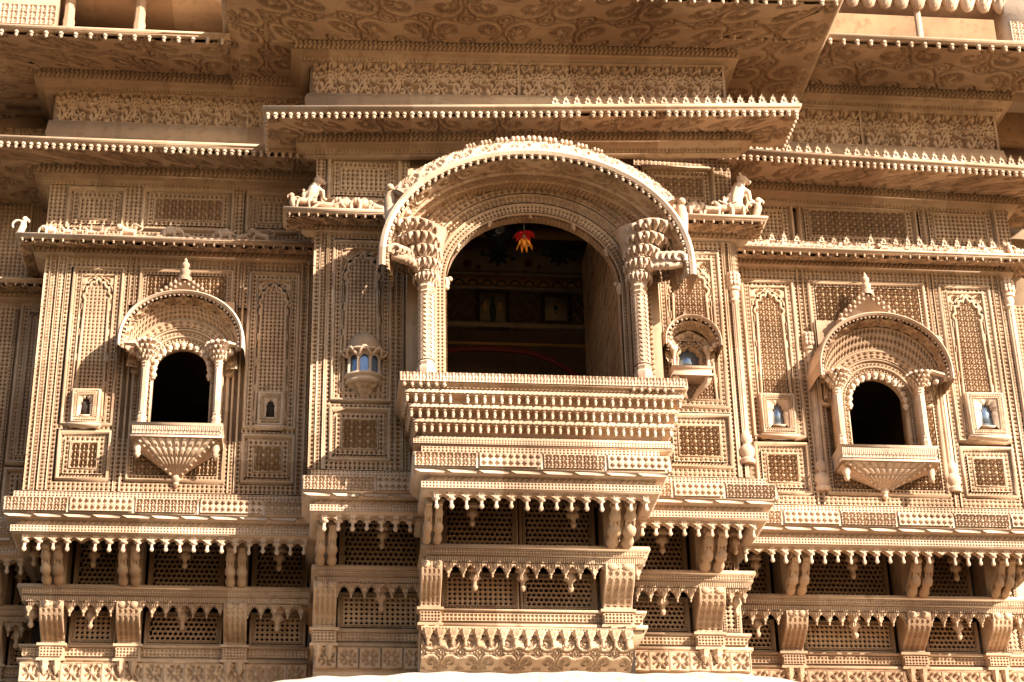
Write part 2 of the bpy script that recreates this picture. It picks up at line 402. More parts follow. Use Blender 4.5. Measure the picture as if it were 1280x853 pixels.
# ---- arches
def arch_path(cx, a, z0, zs, rise, n=28, cusp=0, amp=0.0, tail=True, p=1.0, zs2=None):
    """path left foot -> arch -> right foot as (x, z); cusp lobes cut inwards by amp"""
    T = np.linspace(math.pi, 0, n+1)
    X = np.cos(T)*a; Zz = np.abs(np.sin(T))**p*rise
    if cusp:
        k = 1-(amp/a)*np.abs(np.cos(np.linspace(0, math.pi, n+1)*cusp/1.0))
        X = X*k; Zz = Zz*k
    P = [(cx+x, zs+z) for x, z in zip(X, Zz)]
    if tail: P = [(P[0][0], z0)] + P + [(P[-1][0], z0)]
    return np.array(P)
def path_frame(P):
    seg = np.linalg.norm(np.diff(P, axis=0), axis=1); s = np.concatenate([[0], np.cumsum(seg)])
    d = np.diff(P, axis=0)/np.maximum(seg, 1e-9)[:, None]
    nrm = np.stack([-d[:, 1], d[:, 0]], 1)               # left of travel: outward for a left-to-right arch
    N = np.zeros_like(P); N[0] = nrm[0]; N[-1] = nrm[-1]
    m = nrm[:-1]+nrm[1:]; m /= np.maximum(np.linalg.norm(m, axis=1), 1e-9)[:, None]
    cs = np.clip((m*nrm[1:]).sum(1), .5, 1); N[1:-1] = m/cs[:, None]
    return s, N
def sweep(mb, P, prof, closed_prof=False):
    """profile [(n, y)] along the (x, z) path; n = offset outward"""
    s, N = path_frame(P); pr = np.array(prof, float); k = len(pr); n = len(P)
    V = np.zeros((n, k, 3)); V[:, :, 0] = P[:, 0:1]+N[:, 0:1]*pr[None, :, 0]; V[:, :, 2] = P[:, 1:2]+N[:, 1:2]*pr[None, :, 0]
    V[:, :, 1] = pr[None, :, 1]
    kk = k if closed_prof else k-1
    Q = [(i*k+j, (i+1)*k+j, (i+1)*k+(j+1) % k, i*k+(j+1) % k) for i in range(n-1) for j in range(kk)]
    mb.add(V.reshape(-1, 3), Q, N=[list(range(k)), list(range((n-1)*k, n*k))] if closed_prof else None); return mb
def band_map(P, n0, n1, y0, y1, dep):
    s, N = path_frame(P); L = s[-1]
    def mp(u, v, h):
        t = u*L; off = n0+v*(n1-n0)
        x = np.interp(t, s, P[:, 0])+np.interp(t, s, N[:, 0])*off
        z = np.interp(t, s, P[:, 1])+np.interp(t, s, N[:, 1])*off
        return np.stack([x, y0+(y1-y0)*v-h*dep, z], -1)
    return mp, L
def loft(mb, Pa, off, ya, Pb, yb, kind, c, dep, rows):
    sa, Na = path_frame(Pa); sb, Nb = path_frame(Pb)
    def mp(u, v, h):
        A = [np.interp(u*sa[-1], sa, Pa[:, k]+Na[:, k]*off) for k in (0, 1)]; B = [np.interp(u*sb[-1], sb, Pb[:, k]) for k in (0, 1)]
        return np.stack([A[0]+(B[0]-A[0])*v, ya+(yb-ya)*v-h*dep, A[1]+(B[1]-A[1])*v], -1)
    return tiles(mb, kind, max(2, round(sb[-1]/c)), rows, mp)
def band(mb, P, n0, n1, y0, y1=None, kind='dia', c=.03, dep=.012, rows=None):
    mp, L = band_map(P, n0, n1, y0, y0 if y1 is None else y1, dep)
    return tiles(mb, kind, max(2, round(L/c)), rows or max(1, round((n1-n0)/c)), mp)

# ================================================================== the place
ground = MB(); box(ground, -150, 150, -150, 3, -0.4, 0.0)
go = part('ground', ground, SAND); go['kind'] = 'structure'; go['label'] = 'sandy paved street below the carved facade'

HAV = empty('haveli', (0, 0, 0))
tag(HAV, 'carved golden sandstone mansion facade with arched balcony windows, eaves and pierced screens', 'building')

# ---- shared heights, read off the photograph at known depths
z_fb, z_ft = 6.445, 6.585                    # ledge fascia under the panels
D_L, D_C, D_B = 0.0, -0.5, -0.97             # depth planes: side bays, centre bay, balcony block
D_F = 0.5                                    # far set-back wings
zL = lambda py, Y: wz(200, py, Y)
XL0, XL1 = wx(34, 560, D_L), wx(384, 500, D_C)+.02          # side bay by the street corner
XC0, XC1 = wx(387, 500, D_C), wx(931, 450, D_C)
XR0, XR1 = XC1-.02, wx(1272, 480, D_L)
zP0 = 6.665                                                 # foot of the panel zone
zT_L, zT_R = wz(200, 322, -.03), wz(1100, 340, -.03)        # head of panel zone
zT_C = wz(450, 289, D_C-.03)
ZTOP = wz(200, 88, -.12)

# ------------------------------------------------------------------ building blocks of the facade
def slab_with_hole(mb, x0, x1, y0, y1, z0, z1, hole=None):
    if hole is None: return box(mb, x0, x1, y0, y1, z0, z1)
    a, b, c, d = hole
    box(mb, x0, a, y0, y1, z0, z1); box(mb, b, x1, y0, y1, z0, z1)
    box(mb, a, b, y0, y1, z0, c); box(mb, a, b, y0, y1, d, z1)
    return mb
def plate(mb, rect, P, y, dep):
    """flat stone plate with an arched opening, reveal going back dep"""
    x0, x1, z0, z1 = rect; cx = P[:, 0].mean(); cz = P[:, 1].mean()
    O = []
    for px, pz in P:
        dx, dz = px-cx, pz-cz
        t = min([((x1 if dx > 0 else x0)-cx)/dx if abs(dx) > 1e-9 else 1e9, ((z1 if dz > 0 else z0)-cz)/dz if abs(dz) > 1e-9 else 1e9])
        O.append((cx+dx*t, cz+dz*t))
    O[0] = (x0, z0); O[-1] = (x1, z0)
    for i, (ox, oz) in enumerate(O):                    # snap nearest to the two upper corners
        pass
    for cxx in (x0, x1):
        k = min(range(len(O)), key=lambda i: (O[i][0]-cxx)**2+(O[i][1]-z1)**2); O[k] = (cxx, z1)
    n = len(P)
    V = [(a, y, b) for a, b in O] + [(a, y, b) for a, b in P] + [(a, y+dep, b) for a, b in P]
    Q = [(k*n+i, k*n+i+1, (k+1)*n+i+1, (k+1)*n+i) for k in range(2) for i in range(n-1)]
    mb.add(V, Q); return mb
def cusped(cx, a, z0, zs, zt, lobes=9, amp=.02, n=72):
    """multifoil, slightly pointed arch outline"""
    t = np.linspace(0, 1, n+1); T = math.pi*(1-t)
    k = 1-(amp/a)*(1-np.abs(np.sin(lobes*math.pi*t)))
    X = np.cos(T)*a*k; Zz = np.sin(T)**1.15*(zt-zs)*k+(zt-zs)*.12*np.exp(-((t-.5)/.05)**2)
    P = [(cx+x, zs+z) for x, z in zip(X, Zz)]
    return np.array([(cx-a, z0)] + P + [(cx+a, z0)])
def niche(mb, x0, x1, z0, z1, Y, c=.031, fill='dia'):
    """blind cusped arch: ridge outline, fine screen inside, foliage in the spandrels"""
    w = x1-x0; cx = (x0+x1)/2; a = w*.43; zs = z1-w*.86; zt = z1-w*.20
    P = cusped(cx, a, z0, zs, zt, 7, w*.075)
    sweep(mb, P, [(-.008, Y), (-.006, Y-.034), (.010, Y-.034), (.014, Y)])
    sweep(mb, P, [(.022, Y), (.024, Y-.026), (.034, Y-.026), (.036, Y)])
    poly = [tuple(p) for p in P]
    def inside(u, v): return inpoly(x0+u*w, z0+v*(z1-z0), poly)
    nu, nv = round(w/c), round((z1-z0)/c)
    tiles(mb, fill, nu, nv, plane_map(x0, x1, z0, z1, Y, .024, sink=SINK if fill == 'dia' else 0), inside, stagger=False)
    f = scroll(w, z1-z0, .11)
    hfield(mb, max(8, round(w/.0075)), max(8, round((z1-z0)/.0075)), f, plane_map(x0, x1, z0, z1, Y, .026, sink=.01), lambda u, v: ~inside(u, v))
    return mb
def framed(mb, x0, x1, z0, z1, Y, style='flw', thin=False):
    """a recessed rectangular panel with concentric carved borders"""
    sp = [('f', .036, .044), ('rope', .022, .024), ('dia', .035, .035), ('f', .014, .036)]
    if style == 'niche': sp = [('f', .034, .044), ('dia', .034, .034), ('f', .012, .036)]
    if thin: sp = [('f', .020, .024), ('dia', .026, .026), ('f', .008, .012)]
    i = nest(mb, x0, x1, z0, z1, Y, sp, SINK)
    w, h = i[1]-i[0], i[3]-i[2]
    if w > .03 and h > .03:
        if style == 'niche': niche(mb, *i, Y, **(dict(c=.046, fill='flw') if x0 > 2.2 else {}))
        elif style == 'scroll': hfield(mb, round(w/.008), round(h/.008), scroll(w, h, .12), plane_map(*i, Y, .016))
        else: strip(mb, *i, Y, style, .036 if style != 'flw' else .058, .028, sink=SINK)
    return i
def bay(mb, x0, x1, z0, z1, Y, panels, ridges=(), c=.034):
    """whole wall field covered with diaper carving except where panels stand"""
    def mk(u, v):
        X = x0+u*(x1-x0); Z = z0+v*(z1-z0); k = np.ones(X.shape, bool)
        for p in panels: k &= ~((X > p[0]) & (X < p[1]) & (Z > p[2]) & (Z < p[3]))
        return k
    cuts = sorted(set([x0, x1] + [(r[0]+r[1])/2 for r in ridges if r[3]-r[2] > .5*(z1-z0)]))
    cuts = [v for v in cuts if x0 <= v <= x1]
    for i, (ca, cb) in enumerate(zip(cuts[:-1], cuts[1:])):
        kind, cc, dp = (('dia', c, .030), ('sq', c*.8, .024), ('dia', c*.86, .028), ('tri', c*1.05, .022))[i % 4] if cb-ca < .3 else ('dia', c, .030)
        nu, nv = max(1, round((cb-ca)/cc)), round((z1-z0)/cc)
        def mk2(u, v, ca=ca, cb=cb): return mk((ca+u*(cb-ca)-x0)/(x1-x0), v)
        tiles(mb, kind, nu, nv, plane_map(ca, cb, z0, z1, Y, dp, sink=SINK if kind != 'tri' else 0), mk2)
    for a, b, zz0, zz1, h in ridges:
        m = min(.004, (b-a)*.3)
        prism(mb, [(a, zz0), (b, zz0), (b, zz1), (a, zz1)], Y-h, Y+.01)
    return mb

KNOB = MB(); lathe(KNOB, [(0.0, .028), (.012, .024), (.018, .010), (.019, 0), (.010, -.008), (.015, -.016), (.013, -.024), (0, -.034)], 8)
KNOB = KNOB.mesh('bead', PALE, 50)
DROP = MB(); flute(DROP, [(.0, .060), (.040, .058), (.047, .040, 1.2), (.034, .020, 1.6), (.026, .014), (.034, .006, 1), (.034, -.006, 1.4), (.014, -.016), (.012, -.044), (.019, -.054, .6), (.020, -.070, 1), (.010, -.084), (0, -.088)], 6, .10)
DROP = DROP.mesh('drop', PALE, 50)
DROP_S = MB(); flute(DROP_S, [(.0, .05), (.038, .048), (.042, .03, 1.2), (.026, .010, 1.5), (.020, .004), (.026, -.006, 1), (.012, -.02), (.014, -.046, .8), (.006, -.060), (0, -.062)], 6, .10)
DROP_S = DROP_S.mesh('drop', STONE, 50)
PEND = MB(); flute(PEND, [(.0, .13), (.018, .13), (.018, .09), (.046, .078), (.056, .055, 1.4), (.026, .04), (.03, .03), (.040, .018, 1), (.044, -.005, 1.5), (.018, -.02), (.015, -.05), (.024, -.06, 1), (.018, -.08), (0, -.094)], 6, .10)
PEND = PEND.mesh('pendant', STONE, 50)
CREST = MB()
prism(CREST, [(-.024, 0), (.024, 0), (.026, .018), (.014, .026), (.020, .044), (.006, .050), (0, .078), (-.006, .050), (-.020, .044), (-.014, .026), (-.026, .018)], -.016, .016)
ball(CREST, (0, -.018, .024), (.010, .008, .016), 6, 4)
CREST = CREST.mesh('cresting_leaf', PALE)

def eave(name, x0, x1, Y, zf, yb, thick, corn_x0, corn_x1, corn_y, corn_z, k=0.0, xr=0.0, sides=3, label=None, cresting=None, pitch=.056,
         beads=True, bsc=1.0, soff_c=.25, m=None, rope=.036):
    """a stone eave: slab edge, carved sloping soffit, rope-moulded cornice underneath, beads under the rim
    (x0..x1 rim extents at depth Y, zf rim underside; cornice block corn_x0..corn_x1, front corn_y, top corn_z)"""
    mb = MB()
    zr_ = max(zf+thick, corn_z)+.05; yin = min((corn_y-Y)*.8, .45)
    wrap(mb, x0, x1, Y, yb, [(-yin, zr_), (-.05, zf+thick+.01), (.0, zf+thick), (.012, zf+thick-.008), (.012, zf+thick*.45), (.0, zf+thick*.35), (.0, zf), (-.035, zf-.002), (-.05, zf+.012)], sides, 1)
    # cornice under the soffit
    ct = corn_z
    wrap(mb, corn_x0, corn_x1, corn_y+.13, yb, [(.13, ct), (.125, ct-.014), (.10, ct-.02), (.095, ct-.02-rope*2), (.075, ct-.03-rope*2), (.06, ct-.045-rope*2), (.02, ct-.05-rope*2), (.02, ct-.085-rope*2), (-.05, ct-.09-rope*2)])
    mb.shear(k, xr)
    ev = part(name, mb, m or STONE, HAV, label=label)
    # carved soffit: a warped sheet from the rim back to the cornice, mitred at the corners
    sf = MB()
    zi = zf+.010
    y0s = Y+.03; y1s = corn_y-.005
    def fmap(u, v, h):
        xa = x0+.03+(corn_x0-x0-.03)*v; xb = x1-.03+(corn_x1-x1+.03)*v
        if not sides & 1: xa = x0+0*v
        if not sides & 2: xb = x1+0*v
        return np.stack([xa+(xb-xa)*u, y0s+(y1s-y0s)*v, zi+(ct-zi)*v**.85-.040*h], -1)
    wd = x1-x0; dp = math.hypot(y1s-y0s, ct-zi)
    hfield(sf, max(8, round(wd/.0075)), max(6, round(dp/.0075)), scroll(wd, dp, soff_c, seed=x0), fmap)
    for sd, xc, xe in ((1, corn_x0, x0), (2, corn_x1, x1)):
        if not sides & sd: continue
        L = yb-Y
        def smap(u, v, h, xc=xc, xe=xe):
            return np.stack([xe+(xc-xe)*(.05+.95*v), (y0s+(y1s-y0s)*v)+(yb-(y0s+(y1s-y0s)*v))*u, zi+(ct-zi)*v**.85-.040*h], -1)
        if abs(xc-xe) > .04 and L > .05:
            hfield(sf, max(6, round(L/.011)), max(4, round(abs(xc-xe)/.011)), scroll(L, abs(xc-xe), soff_c, seed=3), smap)
    sf.shear(k, xr); part('soffit_carving', sf, STONE, ev, kind='stuff')
    rp = MB()
    strip(rp, corn_x0-.09, corn_x1+.09, ct-.02-rope*1.95, ct-.022, corn_y+.034, 'rope', .036, .030)
    strip(rp, corn_x0-.02, corn_x1+.02, ct-.084-rope*2, ct-.052-rope*2, corn_y+.109, 'dia', .03, .014)
    rp.shear(k, xr); part('rope_moulding', rp, STONE, ev, kind='stuff')
    if beads:
        n = int((x1-x0)/pitch); pts = []
        for i in range(n+1):
            x = x0+(i+.5)*(x1-x0)/(n+1); pts.append((x, Y+.016+k*(x-xr), zf-.020*bsc))
        copies('bead', KNOB, pts, ev, .10, drop=.02, sc=bsc)
        for sd, xe in ((1, x0+.016), (2, x1-.016)):
            if sides & sd and pitch < .1:
                copies('bead', KNOB, [(xe, y+k*(xe-xr), zf-.020) for y in np.arange(Y+.06, min(yb, Y+.55), pitch)], ev, .1, sc=bsc)
    if cresting:
        a, b = cresting; n = int((b-a)/.078)
        copies('cresting_leaf', CREST, [(x, Y+.01+k*(x-xr), zf+thick-.002) for x in np.linspace(a+.04, b-.03, n)], ev, .08, drop=.03, sc=1.12)
    return ev

# ------------------------------------------------------------------ hood, column, corbel
def hood(parent, cx, A, B, zs, yf, yb, sc=.84, th=.03, bead=.05, soff_c=.12, bead_obj=True, tip=.05):
    """curved bangla hood: arched rim, carved vault below, closed back to the wall"""
    Pf = arch_path(cx, A, zs-tip, zs, B, 44, tail=True, p=.92); Pb = arch_path(cx, A*sc, zs-tip*.5, zs, B*sc, 44, tail=True, p=.92)
    mb = MB(); n = len(Pf)
    s, N = path_frame(Pf); Po = Pf+N*th
    s2, N2 = path_frame(Pb); Pbo = Pf+N*th*1.1
    def row(P, y): return np.stack([P[:, 0], np.full(n, y), P[:, 1]], 1)
    rows = [row(Pf, yf+.035), row(Pf, yf), row(Pf+N*th*.5, yf-.014), row(Po, yf), row(Pbo+N*.004, yf+.06), row(Pbo+N*.008, yb)]
    V = np.concatenate(rows); Q = [(k*n+i, k*n+i+1, (k+1)*n+i+1, (k+1)*n+i) for k in range(5) for i in range(n-1)]
    mb.add(V, Q)
    # end lips
    ho = part('hood', mb, PALE, parent, smooth=35)
    sf = MB()
    sA, NA = path_frame(Pf); sB, NB = path_frame(Pb)
    def mp(u, v, h):
        xf = np.interp(u*sA[-1], sA, Pf[:, 0]); zf = np.interp(u*sA[-1], sA, Pf[:, 1])
        xb = np.interp(u*sB[-1], sB, Pb[:, 0]); zb = np.interp(u*sB[-1], sB, Pb[:, 1])
        nx = np.interp(u*sA[-1], sA, NA[:, 0]); nz = np.interp(u*sA[-1], sA, NA[:, 1])
        w = v**.8
        return np.stack([xf+(xb-xf)*w-nx*.022*h, yf+.03+(yb-yf-.03)*v, zf+(zb-zf)*w-nz*.022*h], -1)
    L = sA[-1]; D = yb-yf
    sc_f = scroll(L, D*.42, soff_c, rows=max(1, round(D*.42/soff_c)))
    def vault(U, V):
        a_ = U*L/.042*math.pi; b_ = (V-.5)*D/.042*math.pi
        lace = smooth01((.62-np.abs(np.sin(a_+b_)*np.sin(a_-b_)))*5)
        leaf_ = smooth01(np.abs(np.sin(a_*1.2+V*9))*2.2-.2)
        h = np.where(V < .42, sc_f(U, np.clip(V/.42, 0, 1)), np.where(V < .70, lace, np.where(V < .76, 1.5, leaf_)))
        return np.where((V > .42) & (V < .47), 1.6, h)
    hfield(sf, max(20, round(L/.009)), max(10, round(D/.009)), vault, mp)
    part('hood_carving', sf, STONE, parent, kind='stuff')
    pts = []; m = int(L/bead)
    for i in range(m):
        t = (i+.5)/m*L; x = np.interp(t, sA, Pf[:, 0])-np.interp(t, sA, NA[:, 0])*.012; z = np.interp(t, sA, Pf[:, 1])-np.interp(t, sA, NA[:, 1])*.012
        pts.append((x, yf+.018, z+.006))
    if bead_obj: copies('hood_bead', KNOB, pts, parent, .12, sc=.85)
    else:
        bm = MB()
        for p in pts: ball(bm, p, .011, 6, 4)
        part('hood_bead_row', bm, PALE, parent, kind='stuff')
    return Pf, Pb
def column(parent, cx, cy, z0, z1, zc, r, seg=8, flare=.10, lobes=8, rows=3, out=0.0, outx=0.0):
    """baluster column: moulded base, faceted shaft, capital of stacked lotus buds"""
    h = z1-z0; sh = MB()
    lathe(sh, [(r*1.5, z0), (r*1.5, z0+.05*h), (r*1.15, z0+.06*h), (r*1.35, z0+.10*h), (r*1.3, z0+.13*h), (r*1.05, z0+.15*h), (r*1.25, z0+.18*h), (r, z0+.20*h),
               (r*.94, z0+.90*h), (r*1.2, z0+.92*h), (r*.95, z0+.94*h), (r*1.3, z0+.97*h), (r*1.05, z1)], seg, (cx, cy, 0))
    for k in range(seg):                                  # raised fillets on the shaft
        a = 2*math.pi*(k+.5)/seg
        tube(sh, [(cx+math.cos(a)*r*.93, cy+math.sin(a)*r*.93, z0+.21*h), (cx+math.cos(a)*r*.88, cy+math.sin(a)*r*.88, z0+.89*h)], r*.16, 5)
    if r > .04:
        tiles(sh, 'dia', 8, round(h*.68/.034), (lambda u, v, hh: np.stack([cx+np.cos(2*math.pi*u)*(r*.86+.016*hh), cy+np.sin(2*math.pi*u)*(r*.86+.016*hh), z0+h*(.205+.685*v)], -1)))
    co = part('column', sh, PALE, parent, smooth=30)
    cp = MB(); H = zc-z1; cx0 = cx
    lathe(cp, [(r*1.0, z1-.01), (r*1.3, z1+.1*H), (r*1.2+flare*.35, z1+.5*H), (r*1.2+flare*.8, z1+.9*H), (r*1.2+flare, zc), (0, zc)], 12, (cx, cy, 0))
    for j in range(rows):
        t = (j+.55)/rows; rr = r*1.25+flare*t*.92; zz = z1+H*t
        bs = 2*math.pi*rr/lobes*.5; hz = H/rows
        for k in range(lobes):
            a = 2*math.pi*(k+.5*(j % 2))/lobes; ca, sa = math.cos(a), math.sin(a)
            oy = -out*t; cx = cx0+outx*t*t
            tube(cp, [(cx+ca*rr*.7, cy+sa*rr*.7+oy, zz-hz*.35), (cx+ca*(rr*.95), cy+sa*(rr*.95)+oy, zz+hz*.05), (cx+ca*(rr+bs*.6), cy+sa*(rr+bs*.6)+oy, zz+hz*.26), (cx+ca*(rr+bs*1.25), cy+sa*(rr+bs*1.25)+oy, zz+hz*.10), (cx+ca*(rr+bs*1.35), cy+sa*(rr+bs*1.35)+oy, zz-hz*.16), (cx+ca*(rr+bs*1.1), cy+sa*(rr+bs*1.1)+oy, zz-hz*.36)],
                 [bs*.5, bs*.7, bs*.72, bs*.66, bs*.5, bs*.25], 7)
        lathe(cp, [(rr*.7, zz+hz*.42), (rr+bs*.35, zz+hz*.44), (rr+bs*.35, zz+hz*.52), (rr*.7, zz+hz*.56)], 14, (cx0+outx*t*t, cy-out*t, 0))
    part('capital', cp, PALE, parent, smooth=50)
    return co
def scroll_bracket(mb, pts, r0, r1, w=1.6):
    P = np.array(pts); n = len(P)
    tube(mb, P, np.linspace(r0, r1, n), 7, ell=(w, 1)); return mb
def fan_corbel(parent, x0, x1, zt, zb, yf, yw, nr=17):
    """inverted fan of fluted stone under a sill, drawn down to a pendant"""
    cx = (x0+x1)/2; mb = MB()
    T = np.array([(x0, yw, zt), (x0+.01, yf+.05, zt), (x0+.05, yf, zt), (x1-.05, yf, zt), (x1-.01, yf+.05, zt), (x1, yw, zt)])
    sg = np.concatenate([[0], np.cumsum(np.linalg.norm(np.diff(T, axis=0), axis=1))]); sg /= sg[-1]
    tip = np.array([cx, yw-.03, zb])
    def mp(u, v, h):
        t = np.stack([np.interp(u, sg, T[:, k]) for k in range(3)], -1)
        w = v**.92
        P = tip+(t-tip)*w[:, None]
        P[:, 1] -= (.016*h+.02*np.sin(np.pi*v))*np.minimum(1, v*3)
        return P
    def hf(U, V):
        fan = np.abs(np.sin(U*math.pi*nr)); arc = np.abs(np.sin((V+.03*np.cos(U*2*math.pi*nr))*math.pi*4.0))
        return smooth01(fan*1.5-.15)*smooth01(arc*2.2-.1)+.5*(V > .95)
    hfield(mb, nr*8, 34, hf, mp)
    mb.add(np.concatenate([T]), N=[[0, 1, 2, 3, 4, 5]])
    fo = part('fan_corbel', mb, PALE, parent, kind='stuff')
    ek = MB()
    for s_ in (x0+.03, x1-.03):
        for t_ in np.linspace(.08, .95, 9): ball(ek, (s_+(cx-s_)*t_, yf+(yw-.03-yf)*t_-.012, zt+(zb-zt)*t_-.004), .013, 6, 4)
    part('corbel_edge', ek, PALE, parent, kind='stuff')
    pm = MB()
    lathe(pm, [(0, .06), (.02, .05), (.034, .02), (.036, 0), (.018, -.02), (.024, -.035), (.012, -.055), (0, -.06)], 9, tuple(tip-np.array([0, .01, 0])))
    part('corbel_tip', pm, PALE, parent, smooth=50)
    for sx in (x0+.035, x1-.035):
        q = MB(); lathe(q, [(0, .05), (.026, .04), (.032, .01), (.02, -.02), (.026, -.035), (.012, -.06), (0, -.065)], 8, (sx, yf+.05, zt-.07)); part('corbel_knob', q, PALE, parent, smooth=50)
    return fo
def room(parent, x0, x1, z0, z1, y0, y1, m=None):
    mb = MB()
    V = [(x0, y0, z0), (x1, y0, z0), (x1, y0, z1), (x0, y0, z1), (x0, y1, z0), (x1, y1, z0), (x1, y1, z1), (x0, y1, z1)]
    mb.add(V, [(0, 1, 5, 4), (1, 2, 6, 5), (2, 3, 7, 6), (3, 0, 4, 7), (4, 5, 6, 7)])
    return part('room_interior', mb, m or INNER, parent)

def jharokha(lab, Yw, ox0, ox1, osy, oay, hx0, hx1, hty, hay, c0, c1, cty, sx0, sx1, sy0, sy1, ctip, fin):
    """a small arched balcony window: all arguments after Yw are photo pixels"""
    yp, yh, yc, ys = Yw-.09, Yw-.33, Yw-.215, Yw-.265
    yr = yp
    x0, zb = W(ox0, osy, yp); zb = wz(sx0, sy0, ys); x1 = wx(ox1, osy, yp); cx = (x0+x1)/2; a = (x1-x0)/2
    za = wz((ox0+ox1)/2, oay, yp); zs = za-a*1.02
    hA0, zh = W(hx0, hty, yh); hA1 = wx(hx1, hty, yh); A = (hA1-hA0)/2; zha = wz((hx0+hx1)/2, hay, yh)
    hcx = (hA0+hA1)/2
    hcx = (hcx*3+cx)/4
    J = empty('balcony_window', (0, 0, 0), HAV); J['label'] = lab
    P = arch_path(cx, a, zb, zs, za-zs, 36)
    zt = zha+.06; px0, px1 = cx-A*.86, cx+A*.86; PA = P[1:-1]
    pl = MB(); plate(pl, (px0, px1, zs, zt), PA, yp, .10)
    box(pl, px0-.002, px0+.01, yp, Yw+.02, zs, zt); box(pl, px1-.01, px1+.002, yp, Yw+.02, zs, zt)
    box(pl, px0, cx-a-.095, yp+.001, Yw+.02, zs-.012, zs); box(pl, cx+a+.095, px1, yp+.001, Yw+.02, zs-.012, zs)
    for s_ in (-1, 1): box(pl, min(cx+s_*a, cx+s_*(a+.095)), max(cx+s_*a, cx+s_*(a+.095)), yp, Yw+.0, zb-.02, zs)
    part('arch_wall', pl, STONE, J)
    ar = MB()
    band(ar, P, .010, .055, yp, None, 'flw', .045, .012, 1)
    sweep(ar, P, [(.056, yp), (.058, yp-.022), (.070, yp-.024), (.074, yp-.012)])
    band(ar, P, .074, .094, yp-.012, None, 'sq', .022, .014); band(ar, PA, .094, .108, yp-.012, None, 'tri', .02, .01)
    sweep(ar, PA, [(.108, yp-.012), (.110, yp-.036), (.122, yp-.038), (.126, yp-.026)])
    band(ar, PA, .126, .175, yp-.026, yp-.04, 'dia', .03, .018)
    sweep(ar, PA, [(.175, yp-.03), (.177, yp-.056), (.192, yp-.056), (.196, yp-.03)])
    part('archivolt_carving', ar, STONE, J, kind='stuff')
    cu = MB(); lathe(cu, [(0, .026), (.020, .022), (.026, .006), (.020, -.010), (.014, -.016), (.016, -.026), (0, -.034)], 7); cu = cu.mesh('cusp_bud', PALE, 50)
    s, N = path_frame(P); arc0 = zs-zb; Lp = s[-1]-2*arc0; m = 15
    pts = []
    for i in range(m):
        t = arc0*.86+(Lp+.28*arc0)*(i+.5)/m
        pts.append((np.interp(t, s, P[:, 0])+np.interp(t, s, N[:, 0])*-.006, yp-.004, np.interp(t, s, P[:, 1])+np.interp(t, s, N[:, 1])*-.006))
    copies('cusp_bud', cu, pts, J, .08)
    Ph, Pk = hood(J, hcx, A, zha-zh, zh, yh, Yw-.04, sc=.90, th=.026, bead=.034, bead_obj=False, soff_c=.09)
    lc = MB(); loft(lc, PA, .197, yp-.03, Pk[1:-1], yp-.10, 'dia', .032, .02, 3); part('spandrel_carving', lc, STONE, J, kind='stuff')
    zc = zh+.01
    for q, sgn in ((c0, -1), (c1, 1)):
        xq = wx(q, osy, yc); zq = wz(q, cty, yc)
        column(J, xq, yc, zb-.005, zq, zc+.005, .027, 8, .055, 13, 4, .03)
        b = MB(); ty = yh+.06; tx = hcx+sgn*A*.97
        scroll_bracket(b, [(xq, yc, zq+.02), (xq+sgn*.03, yc-.05, zq+.06), (xq+sgn*.07, yc-.09, zq+.10), (tx, ty, zc-.01), (tx+sgn*.015, ty-.01, zc-.035)], .022, .014)
        for t in (.3, .6, 1):
            ball(b, (xq+(tx-xq)*t, yc+(ty-yc)*t, zq+.02+(zc-.05-zq)*t), .026, 7, 4)
        part('hood_bracket', b, PALE, J, smooth=50)
        # pier behind the column
        pr = MB(); box(pr, xq-.02, xq+.02, yc+.03, yp+.01, zb-.02, zc+.02); part('pier', pr, STONE, J)
    # crest and finial over the hood
    cr = MB(); yk = Yw-.16
    fx, fz = W(fin[0], fin[1], yk); w2 = A*.50
    top = zha+.035
    pts = [(fx-w2, zh+(zha-zh)*.86)]
    for i in range(13):
        t = (i+.5)/13; x = fx-w2+2*w2*t; zr = top+(fz-.10-top)*(1-abs(2*t-1))**.9
        pts += [(x-.018, zr-.012), (x, zr+.018), (x+.018, zr-.012)]
    pts.append((fx+w2, zh+(zha-zh)*.86))
    prism(cr, pts, yk-.025, Yw-.005)
    part('crest', cr, PALE, J)
    cb = MB()
    for i in range(13):
        t = (i+.5)/13; x = fx-w2+2*w2*t; zr = top+(fz-.10-top)*(1-abs(2*t-1))**.9
        ball(cb, (x, yk-.03, zr), (.016, .02, .018), 6, 4); ball(cb, (x, yk-.03, zr-.04), (.014, .012, .014), 6, 4)
    part('crest_carving', cb, PALE, J, kind='stuff')
    fi = MB(); lathe(fi, [(.05, -.13), (.055, -.10), (.03, -.085), (.04, -.06), (.042, -.04), (.02, -.025), (.032, 0), (.03, .02), (.012, .035), (.016, .05), (0, .075)], 9, (fx, yk-.01, fz))
    part('finial', fi, PALE, J, smooth=50)
    # sill and fan corbel
    s0, zs1 = W(sx0, sy0, ys); s1 = wx(sx1, sy0, ys); zs0 = wz(sx0, sy1, ys)
    si = MB(); wrap(si, s0+.01, s1-.01, ys+.01, Yw, [(.01, zs1), (.012, zs1-.015), (0, zs1-.025), (0, zs0+.02), (.012, zs0+.014), (.01, zs0)])
    box(si, s0+.02, s1-.02, ys+.02, Yw+.02, zs1-.03, zb-.004)
    part('sill', si, PALE, J)
    sr = MB(); strip(sr, s0+.012, s1-.012, zs0+.05, zs1-.028, ys+.009, 'leaf', .030, .012, 1); strip(sr, s0+.012, s1-.012, zs0+.022, zs0+.046, ys+.009, 'tri', .026, .012, 1)
    part('sill_carving', sr, PALE, J, kind='stuff')
    fan_corbel(J, s0+.015, s1-.015, zs0-.001, wz(ctip[0], ctip[1], Yw-.05), ys+.03, Yw)
